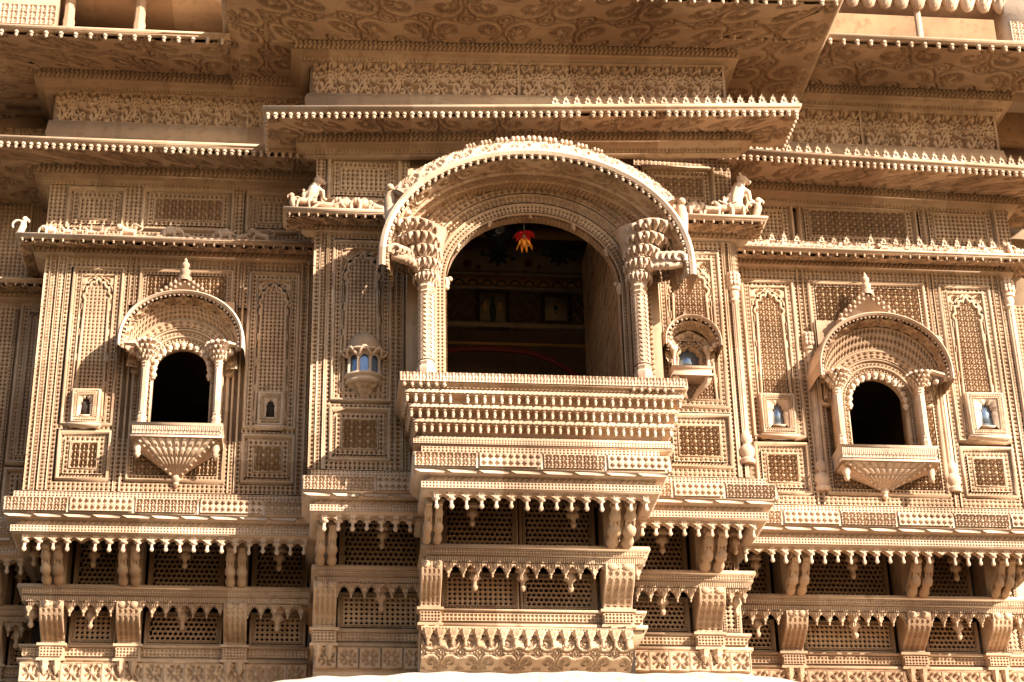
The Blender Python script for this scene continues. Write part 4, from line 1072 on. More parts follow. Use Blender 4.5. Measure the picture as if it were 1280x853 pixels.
for sgn, q in ((-1, 533), (1, 803)):
    yc = -.99; xq = wx(q, 440, yc); zq = wz(q, 358, yc); zc = wz(q, 292, yc)
    column(G, xq, yc, zbal-.012, zq, zc, .052, 8, .095, 17, 5, .08, sgn*.12)
    pr = MB(); box(pr, xq-.05, xq+.05, yc+.06, yp+.01, zbal-.05, zc+.02); po = part('pier', pr, STONE, G)
    pc = MB(); strip(pc, xq-.05, xq+.05, zbal, zc-.1, yc+.0595, 'dia', .026, .01)
    tiles(pc, 'dia', 5, 40, (lambda u, v, h, s=sgn, xq=xq: np.stack([xq+.05+.012*h if s < 0 else xq-.05-.012*h, yc+.07+u*.13, zbal+v*(zc-.1-zbal)], -1)))
    part('pier_carving', pc, STONE, G, kind='stuff')
    b = MB(); tx = hcx+sgn*A*.95
    for q in range(4):                                   # stacked curls reaching out to the hood tip
        t = (q+1)/4; c0 = np.array([xq+sgn*.10+(tx-xq-sgn*.12)*t, yc-.08+(yhf+.13-yc)*t, zq+.17+(zh-zq-.10)*t*.8])
        for dd in (-.035, .035):
            T = np.linspace(-.5, 4.6, 12); rr_ = np.linspace(.055, .016, 12)
            tube(b, [(c0[0]+sgn*r_*math.cos(u), c0[1]+dd, c0[2]+r_*math.sin(u)) for u, r_ in zip(T, rr_)], np.linspace(.020, .012, 12), 7)
        tube(b, [(xq+sgn*.06, yc-.03, zq+.10+.05*q), c0+[-sgn*.05, 0, -.05], c0+[sgn*.03, 0, -.035]], [.03, .03, .02], 7)
    part('hood_bracket', b, PALE, G, smooth=50)
    # curling beast ornament at the hood foot
    o = MB(); ox, oz = W(487 if sgn < 0 else 853, 268 if sgn < 0 else 285, -1.06)
    tube(o, [(ox, -1.06, oz-.26), (ox-sgn*.01, -1.07, oz-.12), (ox, -1.08, oz), (ox+sgn*.0, -1.08, oz+.10), (ox-sgn*.01, -1.07, oz+.19)], [.03, .036, .04, .045, .03], 8)
    T = np.linspace(0, 1.75*math.pi, 16); tube(o, [(ox-sgn*(.075+.06*math.cos(t)), -1.08, oz-.01+.085*math.sin(t)) for t in T], .022, 7)
    ball(o, (ox, -1.09, oz+.20), (.032, .04, .03), 8, 5); ball(o, (ox-sgn*.02, -1.09, oz-.2), (.04, .04, .06), 8, 5)
    part('hood_scroll', o, PALE, G, smooth=50)
# crest slab on the back of the hood
cs = MB(); s_, N_ = path_frame(Pf); sel = [i for i in range(len(Pf)) if .17 < s_[i]/s_[-1] < .83]
PC = Pf[sel]
sweep(cs, PC, [(.046, yhf+.05), (.16, yhf+.10), (.17, yhf+.13), (.16, yhf+.18), (.046, yhf+.22)], True)
cro = part('hood_crest', cs, PALE, G)
cc = MB(); mp, L = band_map(PC, .055, .155, yhf+.05, yhf+.094, .022)
fh = scroll(L, .10, .10, 1); hfield(cc, 260, 12, fh, mp); part('crest_carving', cc, PALE, G, kind='stuff')
sC, NC = path_frame(PC)
leaf = MB()
prism(leaf, [(-.05, 0), (.05, 0), (.058, .03), (.04, .06), (.018, .075), (0, .092), (-.018, .075), (-.04, .06), (-.058, .03)], -.03, .03)
for x in (-.03, 0, .03): ball(leaf, (x, -.03, .045), (.014, .016, .036), 6, 4)
leaf = leaf.mesh('crest_leaf', PALE)
for i in range(9):
    t = L*(.5+(i-4)*.052); x = np.interp(t, sC, PC[:, 0]); z = np.interp(t, sC, PC[:, 1]); nx = np.interp(t, sC, NC[:, 0]); nz = np.interp(t, sC, NC[:, 1])
    o = part('crest_leaf', leaf, None, G, loc=(x+nx*.15, yhf+.12, z+nz*.15)); o.rotation_euler = (0, math.atan2(nx, nz), 0); f = 1.15-.09*abs(i-4); o.scale = (f*1.12, 1.3, f*.62)
for t in (.0, L):
    x = np.interp(t, sC, PC[:, 0]); z = np.interp(t, sC, PC[:, 1]); o = part('crest_leaf', leaf, None, G, loc=(x, yhf+.11, z+.06)); o.scale = (.8, 1.2, 1.35)

# parapet cove with three rows of little balusters
zpx = lambda py: wz(640, py+.6, -1.06)
bx0, bx1 = wx(522, 520, -1.0)+.0, wx(834, 525, -1.0); byb = D_C
z1_ = wz(640, 483, -1.12); cz = [zpx(493), zpx(509), zpx(525), zpx(545)]; zcb = wz(640, 551, -1.0)
cv = MB()
prof = [(.10, zbal), (.13, zbal-.006), (.135, z1_+.01), (.115, z1_), (.105, z1_-.012), (.10, zpx(491))]
for i, o in enumerate((.098, .066, .034)):
    prof += [(o+.004, cz[i]+.006), (o+.006, cz[i]-.020), (o-.012, cz[i]-.026), (o-.065, cz[i]-.030), (o-.078, cz[i+1]+.012), (o-.030, cz[i+1]+.010)]
prof += [(.012, cz[3]+.006), (.012, cz[3]-.02), (-.01, cz[3]-.03), (.0, zcb), (.03, zcb-.05), (.03, 6.655), (-.05, 6.65)]
wrap(cv, bx0, bx1, -1.0, byb, prof); par = part('balcony_parapet', cv, STONE, G)
fl = MB(); box(fl, bx0, bx1, -1.0, D_C, zbal-.09, zbal-.05); part('balcony_floor', fl, STONE, G)
rc = MB(); y = -1.0-.136
strip(rc, bx0-.125, bx1+.125, z1_+.014, zbal-.012, y+.001, 'flw', .045, .012, 1)
strip(rc, bx0-.10, bx1+.10, zpx(491)+.004, z1_-.016, -1.0-.103, 'rope', .03, .012)
for i, o in enumerate((.098, .066, .034, .006)): strip(rc, bx0-o, bx1+o, cz[i]-.018, cz[i]+.004, -1.0-o-.004, 'rope', .032, .012)
strip(rc, bx0-.03, bx1+.03, 6.665, 6.70, -1.031, 'dia', .02, .008)
part('parapet_carving', rc, PALE, G, kind='stuff')
BAL = MB(); hh = cz[0]-cz[1]
lathe(BAL, [(.016, 0), (.017, -.006), (.009, -.012), (.013, -.024), (.014, -.034), (.008, -.046), (.012, -.056), (0, -.064)], 7); BAL = BAL.mesh('baluster', PALE, 50)
for i, o in enumerate((.098, .066, .034)):
    n = 33; copies('baluster', BAL, [(bx0-o+.02+(bx1-bx0+2*o-.04)*q/(n-1), -1.0-o+.014, cz[i]-.026) for q in range(n)], G, .06, drop=.01)
    copies('baluster', BAL, [(bx0-o+.014, -1.0-o+.014+.064*q, cz[i]-.026) for q in range(1, 5)], G, .06)
n = 6
for e in (bx0-.10, bx1-.25): copies('parapet_knob', KNOB, [(e+.055*q, -1.0-.128, z1_+.012) for q in range(n)], G, .1)

# the painted room behind it
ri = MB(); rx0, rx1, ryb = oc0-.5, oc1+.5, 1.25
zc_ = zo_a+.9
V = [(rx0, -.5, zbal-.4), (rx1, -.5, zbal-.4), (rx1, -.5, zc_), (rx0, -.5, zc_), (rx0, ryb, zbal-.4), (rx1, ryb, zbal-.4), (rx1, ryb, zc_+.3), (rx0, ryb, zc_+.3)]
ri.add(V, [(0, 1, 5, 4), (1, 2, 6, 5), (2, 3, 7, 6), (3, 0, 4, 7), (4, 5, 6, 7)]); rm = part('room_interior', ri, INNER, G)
def rb(x0, x1, y0, y1, m, dep=.02, name='painted_band', Y=ryb):
    r = px_rect(x0, x1, y0, y1, Y); b = MB(); box(b, r[0], r[1], Y-dep, Y+.01, r[2], r[3]); return part(name, b, m, G), r
bb, r = rb(440, 800, 300, 343, CREAM, .012)
fl = {}
for nm, mm in (('maroon', MAROON), ('ink', INK)):
    k = MB()
    V = [(.0, -.004, 0)] + [((1+.28*math.cos(8*t))*math.cos(t), -.004, (1+.28*math.cos(8*t))*math.sin(t)) for t in np.linspace(0, 2*math.pi, 49)[:-1]]
    k.add(V, T=[(0, 1+i, 1+(i+1) % 48) for i in range(48)]); fl[nm] = k.mesh('painted_flower', mm)
for q, (px, py, sc, nm) in enumerate([(x, 321+dy, s, c) for x0 in range(470, 790, 76) for x, dy, s, c in ((x0, 0, .085, 'ink'), (x0+38, -12, .04, 'maroon'), (x0+38, 10, .04, 'maroon'), (x0+19, 4, .022, 'ink'), (x0+57, -2, .022, 'ink'), (x0+24, -14, .018, 'maroon'), (x0+52, 14, .018, 'maroon'))]):
    x, z = W(px, py, ryb); o = part('painted_flower', fl[nm], None, G, loc=(x, ryb-.013, z)); o.scale = (sc, 1, sc)
bb, r = rb(440, 800, 347, 361, OCHRE, .03); bb, r2 = rb(440, 800, 361, 364, CREAM, .06); bb, r2 = rb(440, 800, 343.5, 346, CREAM, .05); bb, r3 = rb(440, 800, 285, 298, OCHRE, .03)
sc_ = MB()
for i in range(int((r[1]-r[0])/.12)):
    x = r[0]+.06+i*.12; T = np.linspace(math.pi, 0, 9); zz = r[2]+.012
    sweep(sc_, np.array([(x+.045*math.cos(t), zz+.05*math.sin(t)) for t in T]), [(-.006, ryb-.031), (-.006, ryb-.036), (.006, ryb-.036), (.006, ryb-.031)])
part('painted_scallop', sc_, INK, G, kind='stuff')
rb(440, 800, 409, 413, CREAM, .10, 'shelf'); rb(440, 800, 430, 432, OCHRE, .03)
lt = MB()
for i in range(-6, 26):
    r = px_rect(440, 800, 367, 408, ryb); x = r[0]+i*.11
    for s in (1, -1):
        p = np.array([(x, ryb-.008, r[2]), (x+s*(r[3]-r[2])*.8, ryb-.008, r[3])]); tube(lt, p, .005, 4)
part('painted_lattice', lt, OCHRE, G, kind='stuff')
red = MB(); pr_ = [W(px, py, ryb-.3) for px, py in ((540, 440), (580, 436), (620, 436), (660, 440), (690, 450), (715, 466), (730, 476))]
sweep(red, np.array(pr_), [(-.02, ryb-.28), (-.02, ryb-.31), (.02, ryb-.31), (.02, ryb-.28)], True); part('red_arch_trim', red, MAROON, G)
# lattice-carved inner cheek on the far side of the opening
ch = MB(); cxa, cya = oc1+.01, yp+.10; cxb, cyb = wx(733, 420, .95), .95
chz = zo_a+.55
ch.add([(cxa+.062, cya, zo0), (cxb+.062, cyb, zo0), (cxb+.062, cyb, chz), (cxa+.062, cya, chz)], [(0, 1, 2, 3)])
ch.add([(cxb+.015, cyb, zo0), (cxb+.3, cyb, zo0), (cxb+.3, cyb, chz), (cxb+.015, cyb, chz)], [(0, 1, 2, 3)])
co = part('inner_cheek', ch, STONE, G); cq = MB()
def chm(u, v, h): return np.stack([cxa+(cxb-cxa)*u-.075*h+.06, cya+(cyb-cya)*u-.012*h, zo0+(chz-zo0)*v], -1)
tiles(cq, 'dia', 13, 60, chm, None); part('cheek_carving', cq, STONE, G, kind='stuff')

# ================================================================== little oriel on the shaded end of the centre bay
O = empty('oriel_window', (0, 0, 0), HAV); O['label'] = 'tiny domed oriel with three arched blue panes on the shaded centre panel'
ox, oz = W(455, 470, D_C-.1); r = .145
half = dict(seg=5, a0=math.pi, a1=2*math.pi)
q = MB(); lathe(q, [(r*.86, oz+.026), (r*1.06, oz+.022), (r*1.06, oz+.006), (r*.92, oz+.0), (r*.92, oz-.018), (r*1.0, oz-.024), (r*1.0, oz-.036), (r*.8, oz-.046)], c=(ox, D_C, 0), **half); part('base', q, PALE, O)
q = MB(); flute(q, [(r*.78, oz-.040), (r*.86, oz-.052, .8), (r*.74, oz-.072, 1.4), (r*.52, oz-.080), (r*.60, oz-.090, 1), (r*.48, oz-.112, 1.4), (r*.28, oz-.120), (r*.36, oz-.130, 1), (r*.22, oz-.150, 1), (r*.10, oz-.158), (r*.15, oz-.170), (r*.06, oz-.19), (0, oz-.195)], 9, .16, (ox, D_C, 0)); part('corbel_bulb', q, STONE, O, smooth=50)
q = MB(); hr = .15
for k in range(6):
    t = math.pi+math.pi*k/5; tube(q, [(ox+r*.92*math.cos(t), D_C+r*.92*math.sin(t), oz+.02), (ox+r*.9*math.cos(t), D_C+r*.9*math.sin(t), oz+.02+hr)], .013, 6)
part('post', q, PALE, O)
for k in range(5):
    t0, t1 = math.pi+math.pi*k/5, math.pi+math.pi*(k+1)/5
    p0 = np.array([ox+r*.82*math.cos(t0), D_C+r*.82*math.sin(t0)]); p1 = np.array([ox+r*.82*math.cos(t1), D_C+r*.82*math.sin(t1)])
    g = MB(); g.add([(p0[0], p0[1], oz+.02), (p1[0], p1[1], oz+.02), (p1[0], p1[1], oz+.02+hr), (p0[0], p0[1], oz+.02+hr)], [(0, 1, 2, 3)]); part('pane', g, GLASS, O)
    s = MB(); e0 = np.array([ox+r*.95*math.cos(t0), D_C+r*.95*math.sin(t0)]); e1 = np.array([ox+r*.95*math.cos(t1), D_C+r*.95*math.sin(t1)])
    T = np.linspace(0, 1, 11); P0 = []; P1 = []
    for tt in T:
        b_ = e0+(e1-e0)*tt; hgt = oz+.02+hr*.62+hr*.32*math.sin(math.pi*tt)
        P0.append((b_[0], b_[1], hgt)); P1.append((b_[0], b_[1], oz+.02+hr*1.12))
    s.add(P0+P1, [(i, i+1, 12+i, 11+i) for i in range(10)]); part('arch_head', s, PALE, O)
    hp = MB(); mid = (e0+e1)/2; o_ = (mid-np.array([ox, D_C]))/np.linalg.norm(mid-np.array([ox, D_C]))
    PP = []; 
    for tt in np.linspace(0, 1, 11):
        b_ = e0+(e1-e0)*tt+o_*.05*math.sin(math.pi*tt)**.3; PP.append((b_[0], b_[1], oz+.02+hr*.85+hr*.38*math.sin(math.pi*tt)))
    tube(hp, PP, .010, 6); part('hood_rim', hp, PALE, O, smooth=50)
zt_ = oz+.02+hr*1.1
q = MB(); lathe(q, [(r*.95, zt_), (r*1.32, zt_+.0), (r*1.32, zt_+.012), (r*1.0, zt_+.035), (r*.85, zt_+.05)], c=(ox, D_C, 0), **half); part('eave', q, PALE, O)
q = MB(); lathe(q, [(r*.85, zt_+.045), (r*.86, zt_+.085), (r*.74, zt_+.13), (r*.5, zt_+.17), (r*.2, zt_+.20), (r*.1, zt_+.215), (r*.2, zt_+.235), (r*.08, zt_+.255), (r*.14, zt_+.27), (0, zt_+.32)], 14, (ox, D_C, 0), math.pi, 2*math.pi); part('dome', q, STONE, O, smooth=40)

# little hooded window on the sunlit end
M = empty('hooded_niche_window', (0, 0, 0), HAV); M['label'] = 'small hooded window with bright blue pane on the sunlit centre panel'
mx, mz = W(863, 463, D_C-.1); ma = .088; my = D_C-.10
Pm = cusped(mx, ma, mz, mz+.10, mz+.185, 5, .012, 30)
q = MB(); plate(q, (mx-.15, mx+.15, mz-.01, mz+.34), Pm, my, .06); box(q, mx-.15, mx-.14, my, D_C, mz-.01, mz+.3); box(q, mx+.14, mx+.15, my, D_C, mz-.01, mz+.3); part('frame', q, STONE, M)
q = MB(); band(q, Pm, .012, .04, my, None, 'flw', .03, .012, 1); sweep(q, Pm, [(.042, my), (.044, my-.018), (.054, my-.018), (.058, my)]); band(q, Pm[1:-1], .06, .10, my-.004, my-.02, 'leaf', .02, .012, 1); part('frame_carving', q, STONE, M, kind='stuff')
g = MB(); box(g, mx-ma-.01, mx+ma+.01, D_C-.044, D_C-.036, mz, mz+.22); part('pane', g, GLASS, M)
hood(M, mx, .195, .20, mz+.155, D_C-.27, D_C-.03, sc=.86, th=.018, bead=.04, bead_obj=False, soff_c=.07, tip=.03)
q = MB(); wrap(q, mx-.14, mx+.14, D_C-.17, D_C, [(.01, mz), (.012, mz-.012), (0, mz-.018), (0, mz-.055), (.012, mz-.06), (.01, mz-.075)]); part('sill', q, PALE, M)
for s in (-1, 1):
    q = MB(); x = mx+s*.125
    lathe(q, [(.018, mz), (.013, mz+.02), (.013, mz+.10), (.02, mz+.11), (.03, mz+.14), (.034, mz+.165)], 7, (x, D_C-.15, 0)); ball(q, (x+s*.02, D_C-.19, mz+.135), .022, 7, 4); ball(q, (x+s*.04, D_C-.22, mz+.15), .02, 7, 4); part('column', q, PALE, M, smooth=50)
    q = MB(); tube(q, [(mx+s*.12, D_C-.14, mz-.07), (mx+s*.11, D_C-.13, mz-.11), (mx+s*.06, D_C-.07, mz-.15), (mx+s*.02, D_C-.02, mz-.2)], [.03, .026, .022, .012], 7); part('corbel', q, PALE, M, smooth=50)
q = MB(); prism(q, [(mx-.17, mz+.32), (mx+.17, mz+.32), (mx+.10, mz+.40), (mx+.03, mz+.44), (mx, mz+.53), (mx-.03, mz+.44), (mx-.10, mz+.40)], D_C-.10, D_C-.02); part('crest', q, PALE, M)

# slim pilasters on the sunlit side
def pilaster(px, pyb, pyt, Y, r=.045):
    x, z0 = W(px, pyb, Y); z1 = wz(px, pyt, Y); h = z1-z0; q = MB()
    lathe(q, [(0, z0), (r*1.5, z0), (r*1.6, z0+.03), (r*1.15, z0+.045), (r*1.6, z0+.08), (r*1.55, z0+.12), (r*.8, z0+.15), (r*1.25, z0+.18), (r*1.2, z0+.22), (r*.7, z0+.25), (r*.72, z1-.24), (r*1.1, z1-.22), (r*.8, z1-.20), (r*1.1, z1-.17), (r*1.0, z1-.14), (r*1.35, z1-.13), (r*1.35, z1-.10), (r*1.2, z1-.10)], 12, (x, Y+.01, 0), math.pi, 2*math.pi)
    for k in range(5):
        t = math.pi+math.pi*(k+.5)/5; tube(q, [(x+r*.7*math.cos(t), Y+.01+r*.7*math.sin(t), z0+.26), (x+r*.72*math.cos(t), Y+.01+r*.72*math.sin(t), z1-.25)], r*.12, 5)
    p = part('pilaster', q, PALE, HAV, smooth=40)
    c = MB()
    for j in range(3):
        for k in range(5):
            t = math.pi+math.pi*(k+.5)/5; ball(c, (x+r*1.1*math.cos(t), Y+r*1.1*math.sin(t), z1-.08+j*.035), (.018, .018, .026), 6, 4)
    part('capital', c, PALE, p)
pilaster(935, 580, 345, D_C-.03, .036); pilaster(1029, 614, 420, D_L-.03, .037); pilaster(1194, 616, 425, D_L-.03, .037); pilaster(1303, 650, 355, D_L-.03, .04)

# ================================================================== eaves, friezes and attic panels
def solveY(px, py, Z):
    lo, hi = -3.0, 2.0
    for _ in range(50):
        m = (lo+hi)/2
        if wz(px, py, m) < Z: lo = m
        else: hi = m
    return m
zE_L = wz(200, 183, -.5); zE_C = wz(330, 140, -1.0)
# middle eaves
x0, x1 = wx(-90, 180, -.5), XC0+.05
eave('eave', x0, x1, -.5, zE_L, D_F+.02, .05, wx(57, 214, -.14), XC0, -.14, wz(200, 205, -.14), sides=1, label='middle eave over the shaded side bay with a plain rim')
yCr = solveY(1000, 137, zE_C); xa, xb_ = wx(330, 140, -1.0), wx(1000, 135, yCr); kC = (yCr+1.0)/(xb_-xa)
eave('eave', xa, xb_, -1.0, zE_C, D_C+.02, .055, wx(386, 175, -.65), wx(918, 182, -.72), -.66, wz(450, 167, -.66), k=kC, xr=xa, label='middle eave over the centre bay, half of its rim crested with leaves',
     cresting=(wx(688, 133, -1.15), xb_))
zE_R = zE_L+.05; yR0, yR1 = solveY(985, 196, zE_R), solveY(1280, 214, zE_R); xr0, xr1 = XC1-.1, wx(1310, 218, yR1); kR = (yR1-yR0)/(wx(1280, 217, yR1)-wx(985, 199, yR0))
eave('eave', xr0, xr1+.6, yR0, zE_R, D_L+.3, .05, XC1-.05, wx(1262, 240, -.16), -.20, wz(1100, 228, -.2), k=kR, xr=wx(985, 199, yR0), sides=2, label='middle eave over the sunlit bay crested with leaves all along', cresting=(XC1-.05, xr1+.3))
# upper eaves
zT = wz(150, 42, -.8)
eave('eave', wx(-140, 40, -.8), wx(287, 45, -.8), -.8, zT, D_F+.02, .045, wx(57, 100, -.14), XC0, -.16, wz(200, 86, -.16), sides=1, label='upper eave under the balcony with the plain pillars', pitch=.11, soff_c=.36, rope=.042)
eave('eave', wx(276, 8, -1.3), wx(1046, 0, -1.34), -1.36, zT+.10, D_L+.03, .05, wx(379, 60, -.66), wx(907, 66, -.72), -.66, wz(450, 47, -.66), k=kC*.45, xr=XC0, label='broad upper eave over the centre bay with scroll-carved underside', pitch=.11, soff_c=.36, rope=.042)
zT2 = zT+.13; yT2 = solveY(1150, 52, zT2)
eave('eave', XC1-.15, XR1+1.5, yT2, zT2, D_L+.3, .045, XC1-.05, wx(1252, 118, -.16), -.18, wz(1100, 104, -.18), sides=0, label='upper eave below the balcony with hanging lotus buds', pitch=.11, soff_c=.34, rope=.042)

def frieze(px0, px1, py0, py1, pyb, Y, ref, k=0, xr=0, lab=''):
    x0, x1 = wx(px0, (py0+py1)/2, Y), wx(px1, (py0+py1)/2, Y); z1, z0, zb = wz(ref, py0, Y), wz(ref, py1, Y), wz(ref, pyb, Y)
    b = MB(); box(b, x0-.01, x1+.01, Y+.002, Y+.12, zb-.35, z1+.12)
    wrap(b, x0, x1, Y-.035, Y+.1, [(0, z0), (.03, z0-.006), (.045, zb), (.02, zb-.12)]); b.shear(k, xr)
    f = part('frieze', b, STONE, HAV, label=lab)
    c = MB(); n = max(1, round((x1-x0)/1.35))
    for i in range(n):
        a, e = x0+(x1-x0)*i/n+.012, x0+(x1-x0)*(i+1)/n-.012
        hfield(c, round((e-a)/.006), round((z1-z0)/.006), floral(e-a, z1-z0, .25, 1, seed=i+px0), plane_map(a, e, z0, z1, Y, .055))
        strip(c, a, e, z1, z1+.03, Y, 'dia', .02, .01)
        prism(c, [(e, z0), (e+.024, z0), (e+.024, z1), (e, z1)], Y-.055, Y)
    c.shear(k, xr); part('frieze_carving', c, STONE, f, kind='stuff')
    return f
frieze(69, 384, 113, 160, 178, D_L, 200, lab='pierced floral frieze above the shaded bay')
frieze(389, 897, 82, 124, 131, D_C, 450, kC*.62, XC0, 'pierced floral frieze above the centre bay')
frieze(905, 1242, 142, 187, 199, D_L, 1100, lab='pierced floral frieze above the sunlit bay')
frieze(-120, 66, 165, 176, 186, D_F, 20, lab='pierced frieze of the set-back wing')

def attic(lab, x0, x1, z0, z1, Y, pans, fills, wl):
    mb = MB(); bay(mb, x0, x1, z0, z1, Y-.004, pans, [(x0, x1, z0, z0+.02, .02)], c=.034); part('attic_carving', mb, STONE, wl, kind='stuff')
    for p, f in zip(pans, fills):
        q = MB(); framed(q, *p, Y-.004, f); part('carved_panel', q, STONE, wl, kind='stuff')
def pr(x0, x1, y0, y1, Y, ref): return (wx(x0, (y0+y1)/2, Y), wx(x1, (y0+y1)/2, Y), wz(ref, y1, Y), wz(ref, y0, Y))
attic('', wx(61, 260, 0), XC0+.02, wz(200, 298, 0), wz(200, 221, 0), D_L, [pr(82, 158, 236, 291, 0, 120), pr(176, 294, 238, 293, 0, 235), pr(306, 372, 242, 296, 0, 340)], ['dia', 'flw', 'dia'], wallL)
attic('', XC0, wx(512, 220, D_C), wz(450, 258, D_C), wz(450, 188, D_C), D_C, [pr(408, 502, 199, 256, D_C, 455)], ['dia'], wallC)
attic('', wx(792, 220, D_C), XC1, wz(850, 262, D_C), wz(850, 198, D_C), D_C, [pr(801, 894, 210, 264, D_C, 850)], ['flw'], wallC)
attic('', XC1-.02, wx(1257, 270, 0), wz(1100, 314, 0), wz(1100, 246, 0), D_L, [pr(934, 992, 252, 309, 0, 960), pr(996, 1146, 253, 313, 0, 1070), pr(1151, 1246, 258, 316, 0, 1200)], ['dia', 'flw', 'dia'], wallR)

# ledges that carry the little stone animals
zl_L, zl_C, zl_C2, zl_R = wz(200, 301, -.25), wz(420, 266, -.75), wz(905, 274, -.75), wz(1100, 317, -.25)
kw = dict(pitch=.075, soff_c=.1, rope=.022, m=PALE, bsc=.55)
eave('figure_ledge', wx(21, 298, -.25), XC0+.03, -.25, zl_L, D_F+.02, .036, wx(57, 320, -.06), XC0, -.09, wz(200, 308, -.09), sides=1, label='narrow ledge over the shaded bay carrying small stone animals', **kw)
eave('figure_ledge', wx(356, 262, -.75), wx(486, 262, -.75), -.75, zl_C, D_C+.02, .04, XC0, wx(500, 280, -.6), -.58, wz(430, 277, -.58), sides=1, label='short figure ledge beside the great hood, shaded end', **kw)
eave('figure_ledge', wx(838, 272, -.75), wx(958, 272, -.75), -.75, zl_C2, D_C+.02, .04, wx(822, 285, -.6), XC1, -.58, wz(905, 287, -.58), sides=2, label='short figure ledge beside the great hood, sunlit end', **kw)
eave('figure_ledge', XC1-.05, XR1+.25, -.25, zl_R, D_L+.05, .036, XC1-.05, XR1-.0, -.09, wz(1100, 324, -.09), sides=2, label='narrow crested ledge over the sunlit bay', **kw)
eave('figure_ledge', wx(-120, 350, .25), XL0, .25, wz(15, 352, .25), D_F+.05, .036, wx(-120, 350, .25), XL0, .38, wz(15, 360, .38), sides=0, label='ledge of the set-back wing in shade', **kw)
# low pierced rail along the sunlit ledge
rl = MB(); r0, r1 = XC1+.03, XR1+.1
prism(rl, [(r0, zl_R+.036), (r1, zl_R+.036), (r1, zl_R+.05), (r0, zl_R+.05)], -.19, -.16); rail = part('low_rail', rl, PALE, HAV)
rc = MB(); hfield(rc, 300, 10, floral(r1-r0, .08, .09, 1, seed=4), plane_map(r0, r1, zl_R+.048, zl_R+.125, -.165, .025)); part('rail_carving', rc, PALE, rail, kind='stuff')
copies('cresting_leaf', CREST, [(x, -.175, zl_R+.12) for x in np.linspace(r0+.05, r1, 24)], rail, .25, drop=.25)

wm = MB(); bay(wm, wx(-120, 300, D_F), XL0+.02, wz(15, 352, D_F), wz(15, 215, D_F), D_F, [], [(xg, xg+.02, wz(15, 352, D_F), wz(15, 215, D_F), .04)]); part('attic_carving', wm, STONE, wallF, kind='stuff')
# ================================================================== upper storey glimpsed above
us = MB(); uz = zT+.05
box(us, wx(-140, 20, .25), XC1+3.4, .25, .4, uz, uz+2.2); part('upper_storey_wall', us, SHADE_TINT, HAV)
ub = MB(); box(ub, wx(-140, 20, -.6), wx(72, 20, -.6), -.62, -.5, uz, uz+1.2); blk = part('upper_parapet', ub, PALE, HAV)
uc = MB(); strip(uc, wx(-60, 20, -.6), wx(70, 20, -.6), uz+.12, uz+.3, -.622, 'flw', .07, .014); part('parapet_carving', uc, PALE, blk, kind='stuff')
uk = MB(); box(uk, wx(-140, 20, -.6), XC0+.2, -.72, .26, uz+.55, uz+.62); part('upper_canopy_slab', uk, STONE, HAV)
for px in (85, 174):
    x = wx(px, 20, -.55); q = MB()
    lathe(q, [(.0, uz), (.062, uz), (.062, uz+.05), (.05, uz+.09), (.062, uz+.16), (.045, uz+.2), (.05, uz+.24), (.042, uz+.28), (.042, uz+.56), (0, uz+.56)], 8, (x, -.5, 0)); part('balcony_pillar', q, STONE, HAV, smooth=35)
zb2 = zT2+.05
BUD = MB(); lathe(BUD, [(0, .12), (.055, .12), (.062, .09), (.066, .05), (.05, .0), (.028, -.035), (0, -.05)], 10)
for k in range(10):
    t = 2*math.pi*k/10; tube(BUD, [(.062*math.cos(t), .062*math.sin(t), .10), (.066*math.cos(t), .066*math.sin(t), .05), (.03*math.cos(t), .03*math.sin(t), -.03)], [.008, .009, .004], 5)
BUD = BUD.mesh('lotus_bud', PALE, 45)
yv = yT2+.22
ubm = MB(); zz = wz(1150, 8, yv)+.10
box(ubm, wx(1036, 8, yv), XR1+1.4, yv-.06, yv+.3, zz+.02, zz+.4); beam = part('upper_canopy_beam', ubm, PALE, HAV)
copies('lotus_bud', BUD, [(wx(1046+20.4*i, 8, yv), yv, zz-.09) for i in range(11)], beam, .04)
ubk = MB(); box(ubk, wx(1254, 20, yv), XR1+1.4, yv-.05, yv+.2, zb2, zz+.02); blk = part('upper_pier', ubk, PALE, HAV)
uc = MB(); strip(uc, wx(1257, 20, yv), XR1+1.3, zb2+.03, zb2+.3, yv-.052, 'flw', .06, .014); part('pier_carving', uc, PALE, blk, kind='stuff')
q = MB(); x = wx(1151, 30, yv); lathe(q, [(.05, zb2), (.055, zb2+.03), (.03, zb2+.05), (.05, zb2+.09), (.052, zb2+.13), (.03, zb2+.16), (.028, zb2+.45)], 8, (x, yv+.05, 0)); part('balcony_pillar', q, PALE, HAV, smooth=40)
# roof slab so that no light leaks into the storeys
rf = MB(); box(rf, wx(-140, 20, .25), XR1+1.6, .14, 3.0, zT2+2.0, zT2+2.2); box(rf, wx(-140, 20, .25), XR1+1.6, 2.9, 3.0, 0, zT2+2.0); part('roof_slab', rf, STONE, HAV)

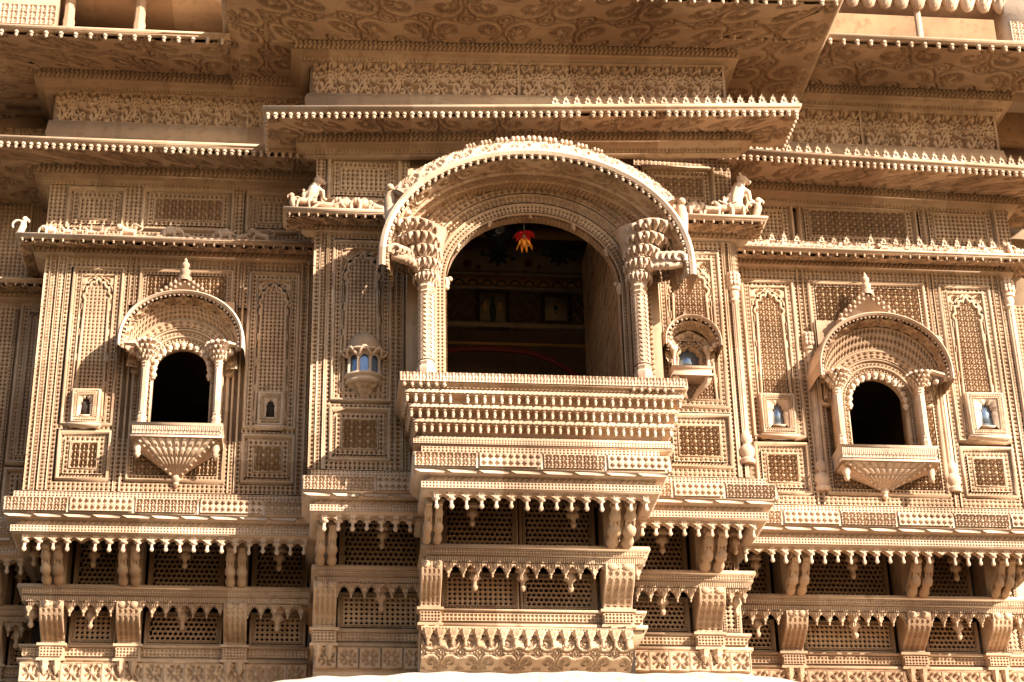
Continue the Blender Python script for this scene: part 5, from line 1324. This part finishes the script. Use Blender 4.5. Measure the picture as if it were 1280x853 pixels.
# ================================================================== little stone animals
def remeshed(name, build, vox=.006, m=None):
    mb = MB(); build(mb); me = mb.mesh(name+'_raw', m or PALE)
    o = bpy.data.objects.new(name+'_raw', me); S.collection.objects.link(o)
    rm_ = o.modifiers.new('r', 'REMESH'); rm_.mode = 'VOXEL'; rm_.voxel_size = vox
    sm = o.modifiers.new('s', 'SMOOTH'); sm.iterations = 1; sm.factor = .5
    dg = bpy.context.evaluated_depsgraph_get(); ev = bpy.data.meshes.new_from_object(o.evaluated_get(dg)); ev.name = name
    ev.materials.clear(); ev.materials.append(m or PALE)
    ev.polygons.foreach_set('use_smooth', np.ones(len(ev.polygons), bool))
    bpy.data.objects.remove(o); return ev
def elephant(b):
    ball(b, (0, 0, .075), (.060, .036, .038), 10, 7); ball(b, (-.062, 0, .088), (.030, .028, .030), 9, 6)
    tube(b, [(-.082, 0, .088), (-.100, 0, .066), (-.104, 0, .036), (-.094, 0, .012)], [.015, .012, .009, .007], 7)
    for x in (-.036, .040):
        for y in (-.018, .018): tube(b, [(x, y, .075), (x, y, .0)], [.016, .014], 7)
    for y in (-.03, .03): ball(b, (-.048, y, .088), (.014, .007, .022), 7, 4)
    tube(b, [(.058, 0, .085), (.070, 0, .05)], [.008, .005], 5); ball(b, (.0, 0, .112), (.03, .03, .012), 7, 4)
def horse(b):
    ball(b, (0, 0, .085), (.056, .024, .028), 10, 6); tube(b, [(-.040, 0, .092), (-.066, 0, .128), (-.074, 0, .142)], [.024, .017, .014], 8)
    tube(b, [(-.070, 0, .142), (-.100, 0, .118)], [.015, .009], 7)
    for x, d in ((-.040, -.014), (.042, .010)):
        for y in (-.014, .014): tube(b, [(x, y, .085), (x+d*.4, y, .045), (x+d, y, 0)], [.013, .009, .009], 6)
    tube(b, [(.052, 0, .10), (.078, 0, .085), (.080, 0, .04)], [.008, .010, .006], 6)
    ball(b, (0, 0, .135), (.016, .016, .03), 7, 5); ball(b, (0, 0, .178), .014, 7, 5)
def lion(b):
    tube(b, [(.055, 0, .055), (.0, 0, .065), (-.045, 0, .075)], [.028, .026, .034], 9); ball(b, (-.068, 0, .100), (.028, .028, .030), 9, 6); ball(b, (-.090, 0, .092), .014, 7, 4)
    for x in (-.05, .05):
        for y in (-.016, .016): tube(b, [(x, y, .055), (x-.006, y, 0)], [.013, .011], 6)
    T = np.linspace(0, 4.2, 9); tube(b, [(.075+.03*math.sin(t), 0, .07+.016*t) for t in T], .007, 6)
def parrot(b):
    tube(b, [(.03, 0, .0), (.01, 0, .04), (-.004, 0, .085), (-.004, 0, .12)], [.018, .026, .028, .020], 9); ball(b, (-.012, 0, .145), (.024, .02, .024), 8, 6)
    tube(b, [(-.030, 0, .150), (-.046, 0, .136), (-.042, 0, .118)], [.010, .008, .005], 6)
    T = np.linspace(-.6, 3.6, 12); tube(b, [(.034+.040*math.cos(t), 0, .085+.045*math.sin(t)) for t in T], .010, 6)
def reclining(b):
    tube(b, [(.08, 0, .02), (.03, 0, .035), (-.03, 0, .045), (-.06, 0, .06)], [.020, .026, .026, .018], 8); ball(b, (-.078, 0, .074), .020, 8, 5)
    tube(b, [(-.04, -.02, .05), (-.07, -.03, .02), (-.09, -.03, .008)], .010, 6); tube(b, [(.05, -.015, .03), (.09, -.02, .05), (.12, -.02, .01)], [.014, .012, .010], 6)
def rampant(b):      # tall rearing beast
    tube(b, [(.02, 0, .12), (.015, 0, .19), (-.005, 0, .25), (-.02, 0, .30)], [.050, .046, .052, .036], 10); ball(b, (-.040, 0, .335), (.042, .036, .036), 10, 7); tube(b, [(-.06, 0, .335), (-.098, 0, .318)], [.024, .015], 8)
    for y in (-.026, .026):
        tube(b, [(.02, y, .13), (-.02, y, .075), (.025, y, .035), (.0, y, 0)], [.034, .026, .018, .020], 8); tube(b, [(-.01, y, .26), (-.07, y, .23), (-.075, y, .17), (-.10, y, .155)], [.022, .018, .015, .016], 7)
        ball(b, (-.02, y, .372), (.012, .008, .016), 6, 4)
    T = np.linspace(0, 4.5, 10); tube(b, [(.06+.03*math.sin(t), 0, .10+.035*t) for t in T], .012, 6)
    ball(b, (0, 0, .01), (.06, .045, .02), 8, 4)
FIG = {n: remeshed('stone_'+n, f, v) for n, f, v in (('elephant', elephant, .004), ('horse', horse, .004), ('lion', lion, .004), ('parrot', parrot, .004), ('reclining_figure', reclining, .004), ('rearing_beast', rampant, .006))}
def fig(kind, px, py, Y, z, sc, flip, label, group, cat):
    o = bpy.data.objects.new('stone_'+kind, FIG[kind]); S.collection.objects.link(o)
    o.location = (wx(px, py, Y), Y, z-.001); o.rotation_euler = (0, 0, (math.pi if flip else 0)+random.uniform(-.25, .25)); o.scale = (sc,)*3
    tag(o, label, cat, group)
zt = zl_L+.036
gl = 'stone animals on the ledge over the shaded bay'
LB = iter(['curling stone parrot alone at the outer end of the shaded bay ledge', 'small sunlit stone elephant following the row of four stone horsemen',
           'stone horseman leading the row, next to the small sunlit elephant', 'second stone horseman of the row of four, counted from the elephant', 'third stone horseman of the row of four, counted from the elephant', 'fourth stone horseman, turned about, last in the row of four',
           'stone lion between the horsemen and a reclining figure on the shaded bay ledge', 'stone elephant between two reclining figures on the shaded bay ledge', 'stone elephant beside two stone lions on the shaded bay ledge',
           'smaller stone lion between an elephant and a bigger lion, in shade', 'bigger stone lion in shade, last before the projecting centre bay', 'low reclining stone figure between two elephants on the shaded bay ledge', 'low reclining stone figure between a lion and an elephant on the shaded bay ledge'])
for k, px, sc, f in (('parrot', 27, 1.0, 1), ('elephant', 62, .8, 0), ('horse', 84, .62, 0), ('horse', 99, .62, 0), ('horse', 113, .62, 0), ('horse', 127, .62, 1), ('lion', 160, 1.0, 0), ('elephant', 212, 1.0, 1), ('elephant', 282, .95, 0), ('lion', 303, .8, 1), ('lion', 326, 1.0, 0), ('reclining_figure', 243, .7, 0), ('reclining_figure', 185, .7, 1)):
    lb = next(LB)
    fig(k, px, 295, -.19, zt, sc, f, lb, gl, k if k not in ('reclining_figure',) else 'figurine')
zt = zl_C+.04; gl = 'stone animals on the short ledge at the shaded end'
for k, px, sc, f, yy in (('parrot', 366, .9, 0, -.69), ('horse', 379, .95, 1, -.70), ('reclining_figure', 408, 1.2, 0, -.69), ('elephant', 432, 1.0, 0, -.69), ('elephant', 455, 1.0, 0, -.69), ('lion', 472, .8, 0, -.69)):
    fig(k, px, 255, yy, zt, sc, f, {'parrot': 'stone parrot', 'horse': 'stone horseman', 'reclining_figure': 'reclining stone figure', 'elephant': 'small elephant next to the reclining figure' if px < 440 else 'small stone elephant next to the lion', 'lion': 'small stone lion'}[k]+' on the shaded short ledge by the great hood', gl, k if k not in ('reclining_figure',) else 'figurine')
fig('rearing_beast', 392, 238, -.60, zt, .95, 1, 'tall rearing stone beast on the short ledge at the shaded end', 'rearing stone beasts', 'statue')
zt = zl_C2+.04; gl = 'stone animals on the short ledge at the sunlit end'
for k, px, sc, f, yy in (('lion', 848, 1.0, 0, -.70), ('elephant', 868, 1.1, 1, -.69), ('lion', 890, 1.1, 0, -.69), ('horse', 906, 1.0, 0, -.70), ('elephant', 922, 1.1, 0, -.71), ('parrot', 947, 1.15, 1, -.69)):
    fig(k, px, 265, yy, zt, sc, f, {'parrot': 'stone parrot', 'horse': 'stone horseman', 'elephant': 'small stone elephant between two lions' if px < 900 else 'small stone elephant below the rearing beast', 'lion': 'small stone lion close against the hood' if px < 860 else 'small stone lion between elephant and horseman'}[k]+' on the sunlit short ledge', gl, k)
fig('rearing_beast', 922, 245, -.62, zt, 1.15, 1, 'tall rearing stone beast on the short ledge at the sunlit end', 'rearing stone beasts', 'statue')
zt = zl_R+.036; gl = 'stone animals on the ledge over the sunlit bay'
for k, px, sc, f in (('parrot', 1262, .75, 0), ('elephant', 1272, .6, 1), ('lion', 1105, .6, 0), ('lion', 1178, .6, 1)):
    fig(k, px, 310, -.205, zt, sc, f, {'parrot': 'stone parrot at the outer end of the sunlit bay ledge', 'elephant': 'stone elephant at the outer end of the sunlit bay ledge', 'lion': 'small stone lion before the low rail above the sunlit arched window' if px < 1150 else 'small stone lion before the low rail beyond the sunlit arched window'}[k], gl, k)

# ================================================================== hanging flower, lamp, pictures
FX, FZ = W(655, 296, yp+.12)
F = empty('hanging_flower', (FX, yp+.12, FZ)); tag(F, 'red and orange cloth flower hanging in the great arch', 'flower')
def petal(r, l, dz, w):
    q = MB(); n = 7; V = []
    for i in range(n):
        t = i/(n-1); ww = w*math.sin(math.pi*(t*.85+.1)); V += [(-ww, r+l*t, dz[0]*t+dz[1]*t*t), (0, r+l*t, dz[0]*t+dz[1]*t*t-.006), (ww, r+l*t, dz[0]*t+dz[1]*t*t)]
    Q = [(3*i+j, 3*i+j+1, 3*i+4+j, 3*i+3+j) for i in range(n-1) for j in range(2)]
    q.add(V, Q); return q
me_r = petal(.006, .075, (.02, -.055), .024).mesh('petal', RED, 60); me_o = petal(.006, .06, (-.02, -.06), .016).mesh('petal', ORANGE, 60)
for k in range(9):
    o = part('petal', me_r, None, F, loc=(0, 0, .03)); o.rotation_euler = (random.uniform(-.1, .1), 0, k*.698)
    o = part('petal', me_o, None, F, loc=(0, 0, -.015)); o.rotation_euler = (random.uniform(-.35, .1), 0, k*.698+.3)
q = MB(); tube(q, [(0, 0, -.02), (.004, 0, .05)], [.012, .008], 6); tube(q, [(.004, 0, .05), (0, 0, zo_a-FZ+.01)], .0025, 5); tube(q, [(.01, 0, -.03), (.02, 0, -.07), (.035, 0, -.082)], .003, 5); part('string', q, STRING, F)
LX, LZ = W(624, 284, .1); Lp = empty('globe_lamp', (LX, .1, LZ)); tag(Lp, 'dark glass globe lamp hanging inside the great arch', 'lamp')
q = MB(); ball(q, (0, 0, 0), .135, 20, 14); part('globe', q, LAMPG, Lp, smooth=60)
q = MB(); lathe(q, [(0, .16), (.05, .155), (.055, .125), (.045, .12)], 12); tube(q, [(0, 0, .15), (0, 0, .6)], .008, 6); part('fitting', q, DARK, Lp, smooth=50)
def picture(x0, x1, y0, y1, lab, inner):
    r = px_rect(x0, x1, y0, y1, ryb-.05); cx_, cz_ = (r[0]+r[1])/2, r[2]
    E_ = empty('framed_picture', (cx_, ryb-.03, cz_)); tag(E_, lab, 'picture')
    w, h = r[1]-r[0], r[3]-r[2]
    b = MB(); box(b, -w/2, w/2, -.01, .01, 0, h); part('print', b, CREAM, E_)
    f = MB(); frame(f, -w/2-.03, w/2+.03, -.03, h+.03, 0, .035, .03); part('frame', f, DARK, E_)
    for (a, c, d, e, m) in inner:
        q = MB(); V = [((a-.5)*w+c*w*math.cos(t), -.0125, d*h+e*h*math.sin(t)) for t in np.linspace(0, 2*math.pi, 17)[:-1]]; q.add(V, N=[list(range(16))]); part('painted_shape', q, m, E_)
picture(600, 632, 366, 407, 'framed painting of a dark standing figure on the inner wall', [(.5, .14, .42, .34, INK), (.5, .09, .80, .09, INK), (.2, .08, .6, .14, OCHRE), (.8, .08, .6, .14, OCHRE)])
picture(681, 709, 371, 401, 'framed pale print with small dark mark on the inner wall', [(.5, .10, .55, .12, INK), (.5, .06, .35, .03, MAROON)])
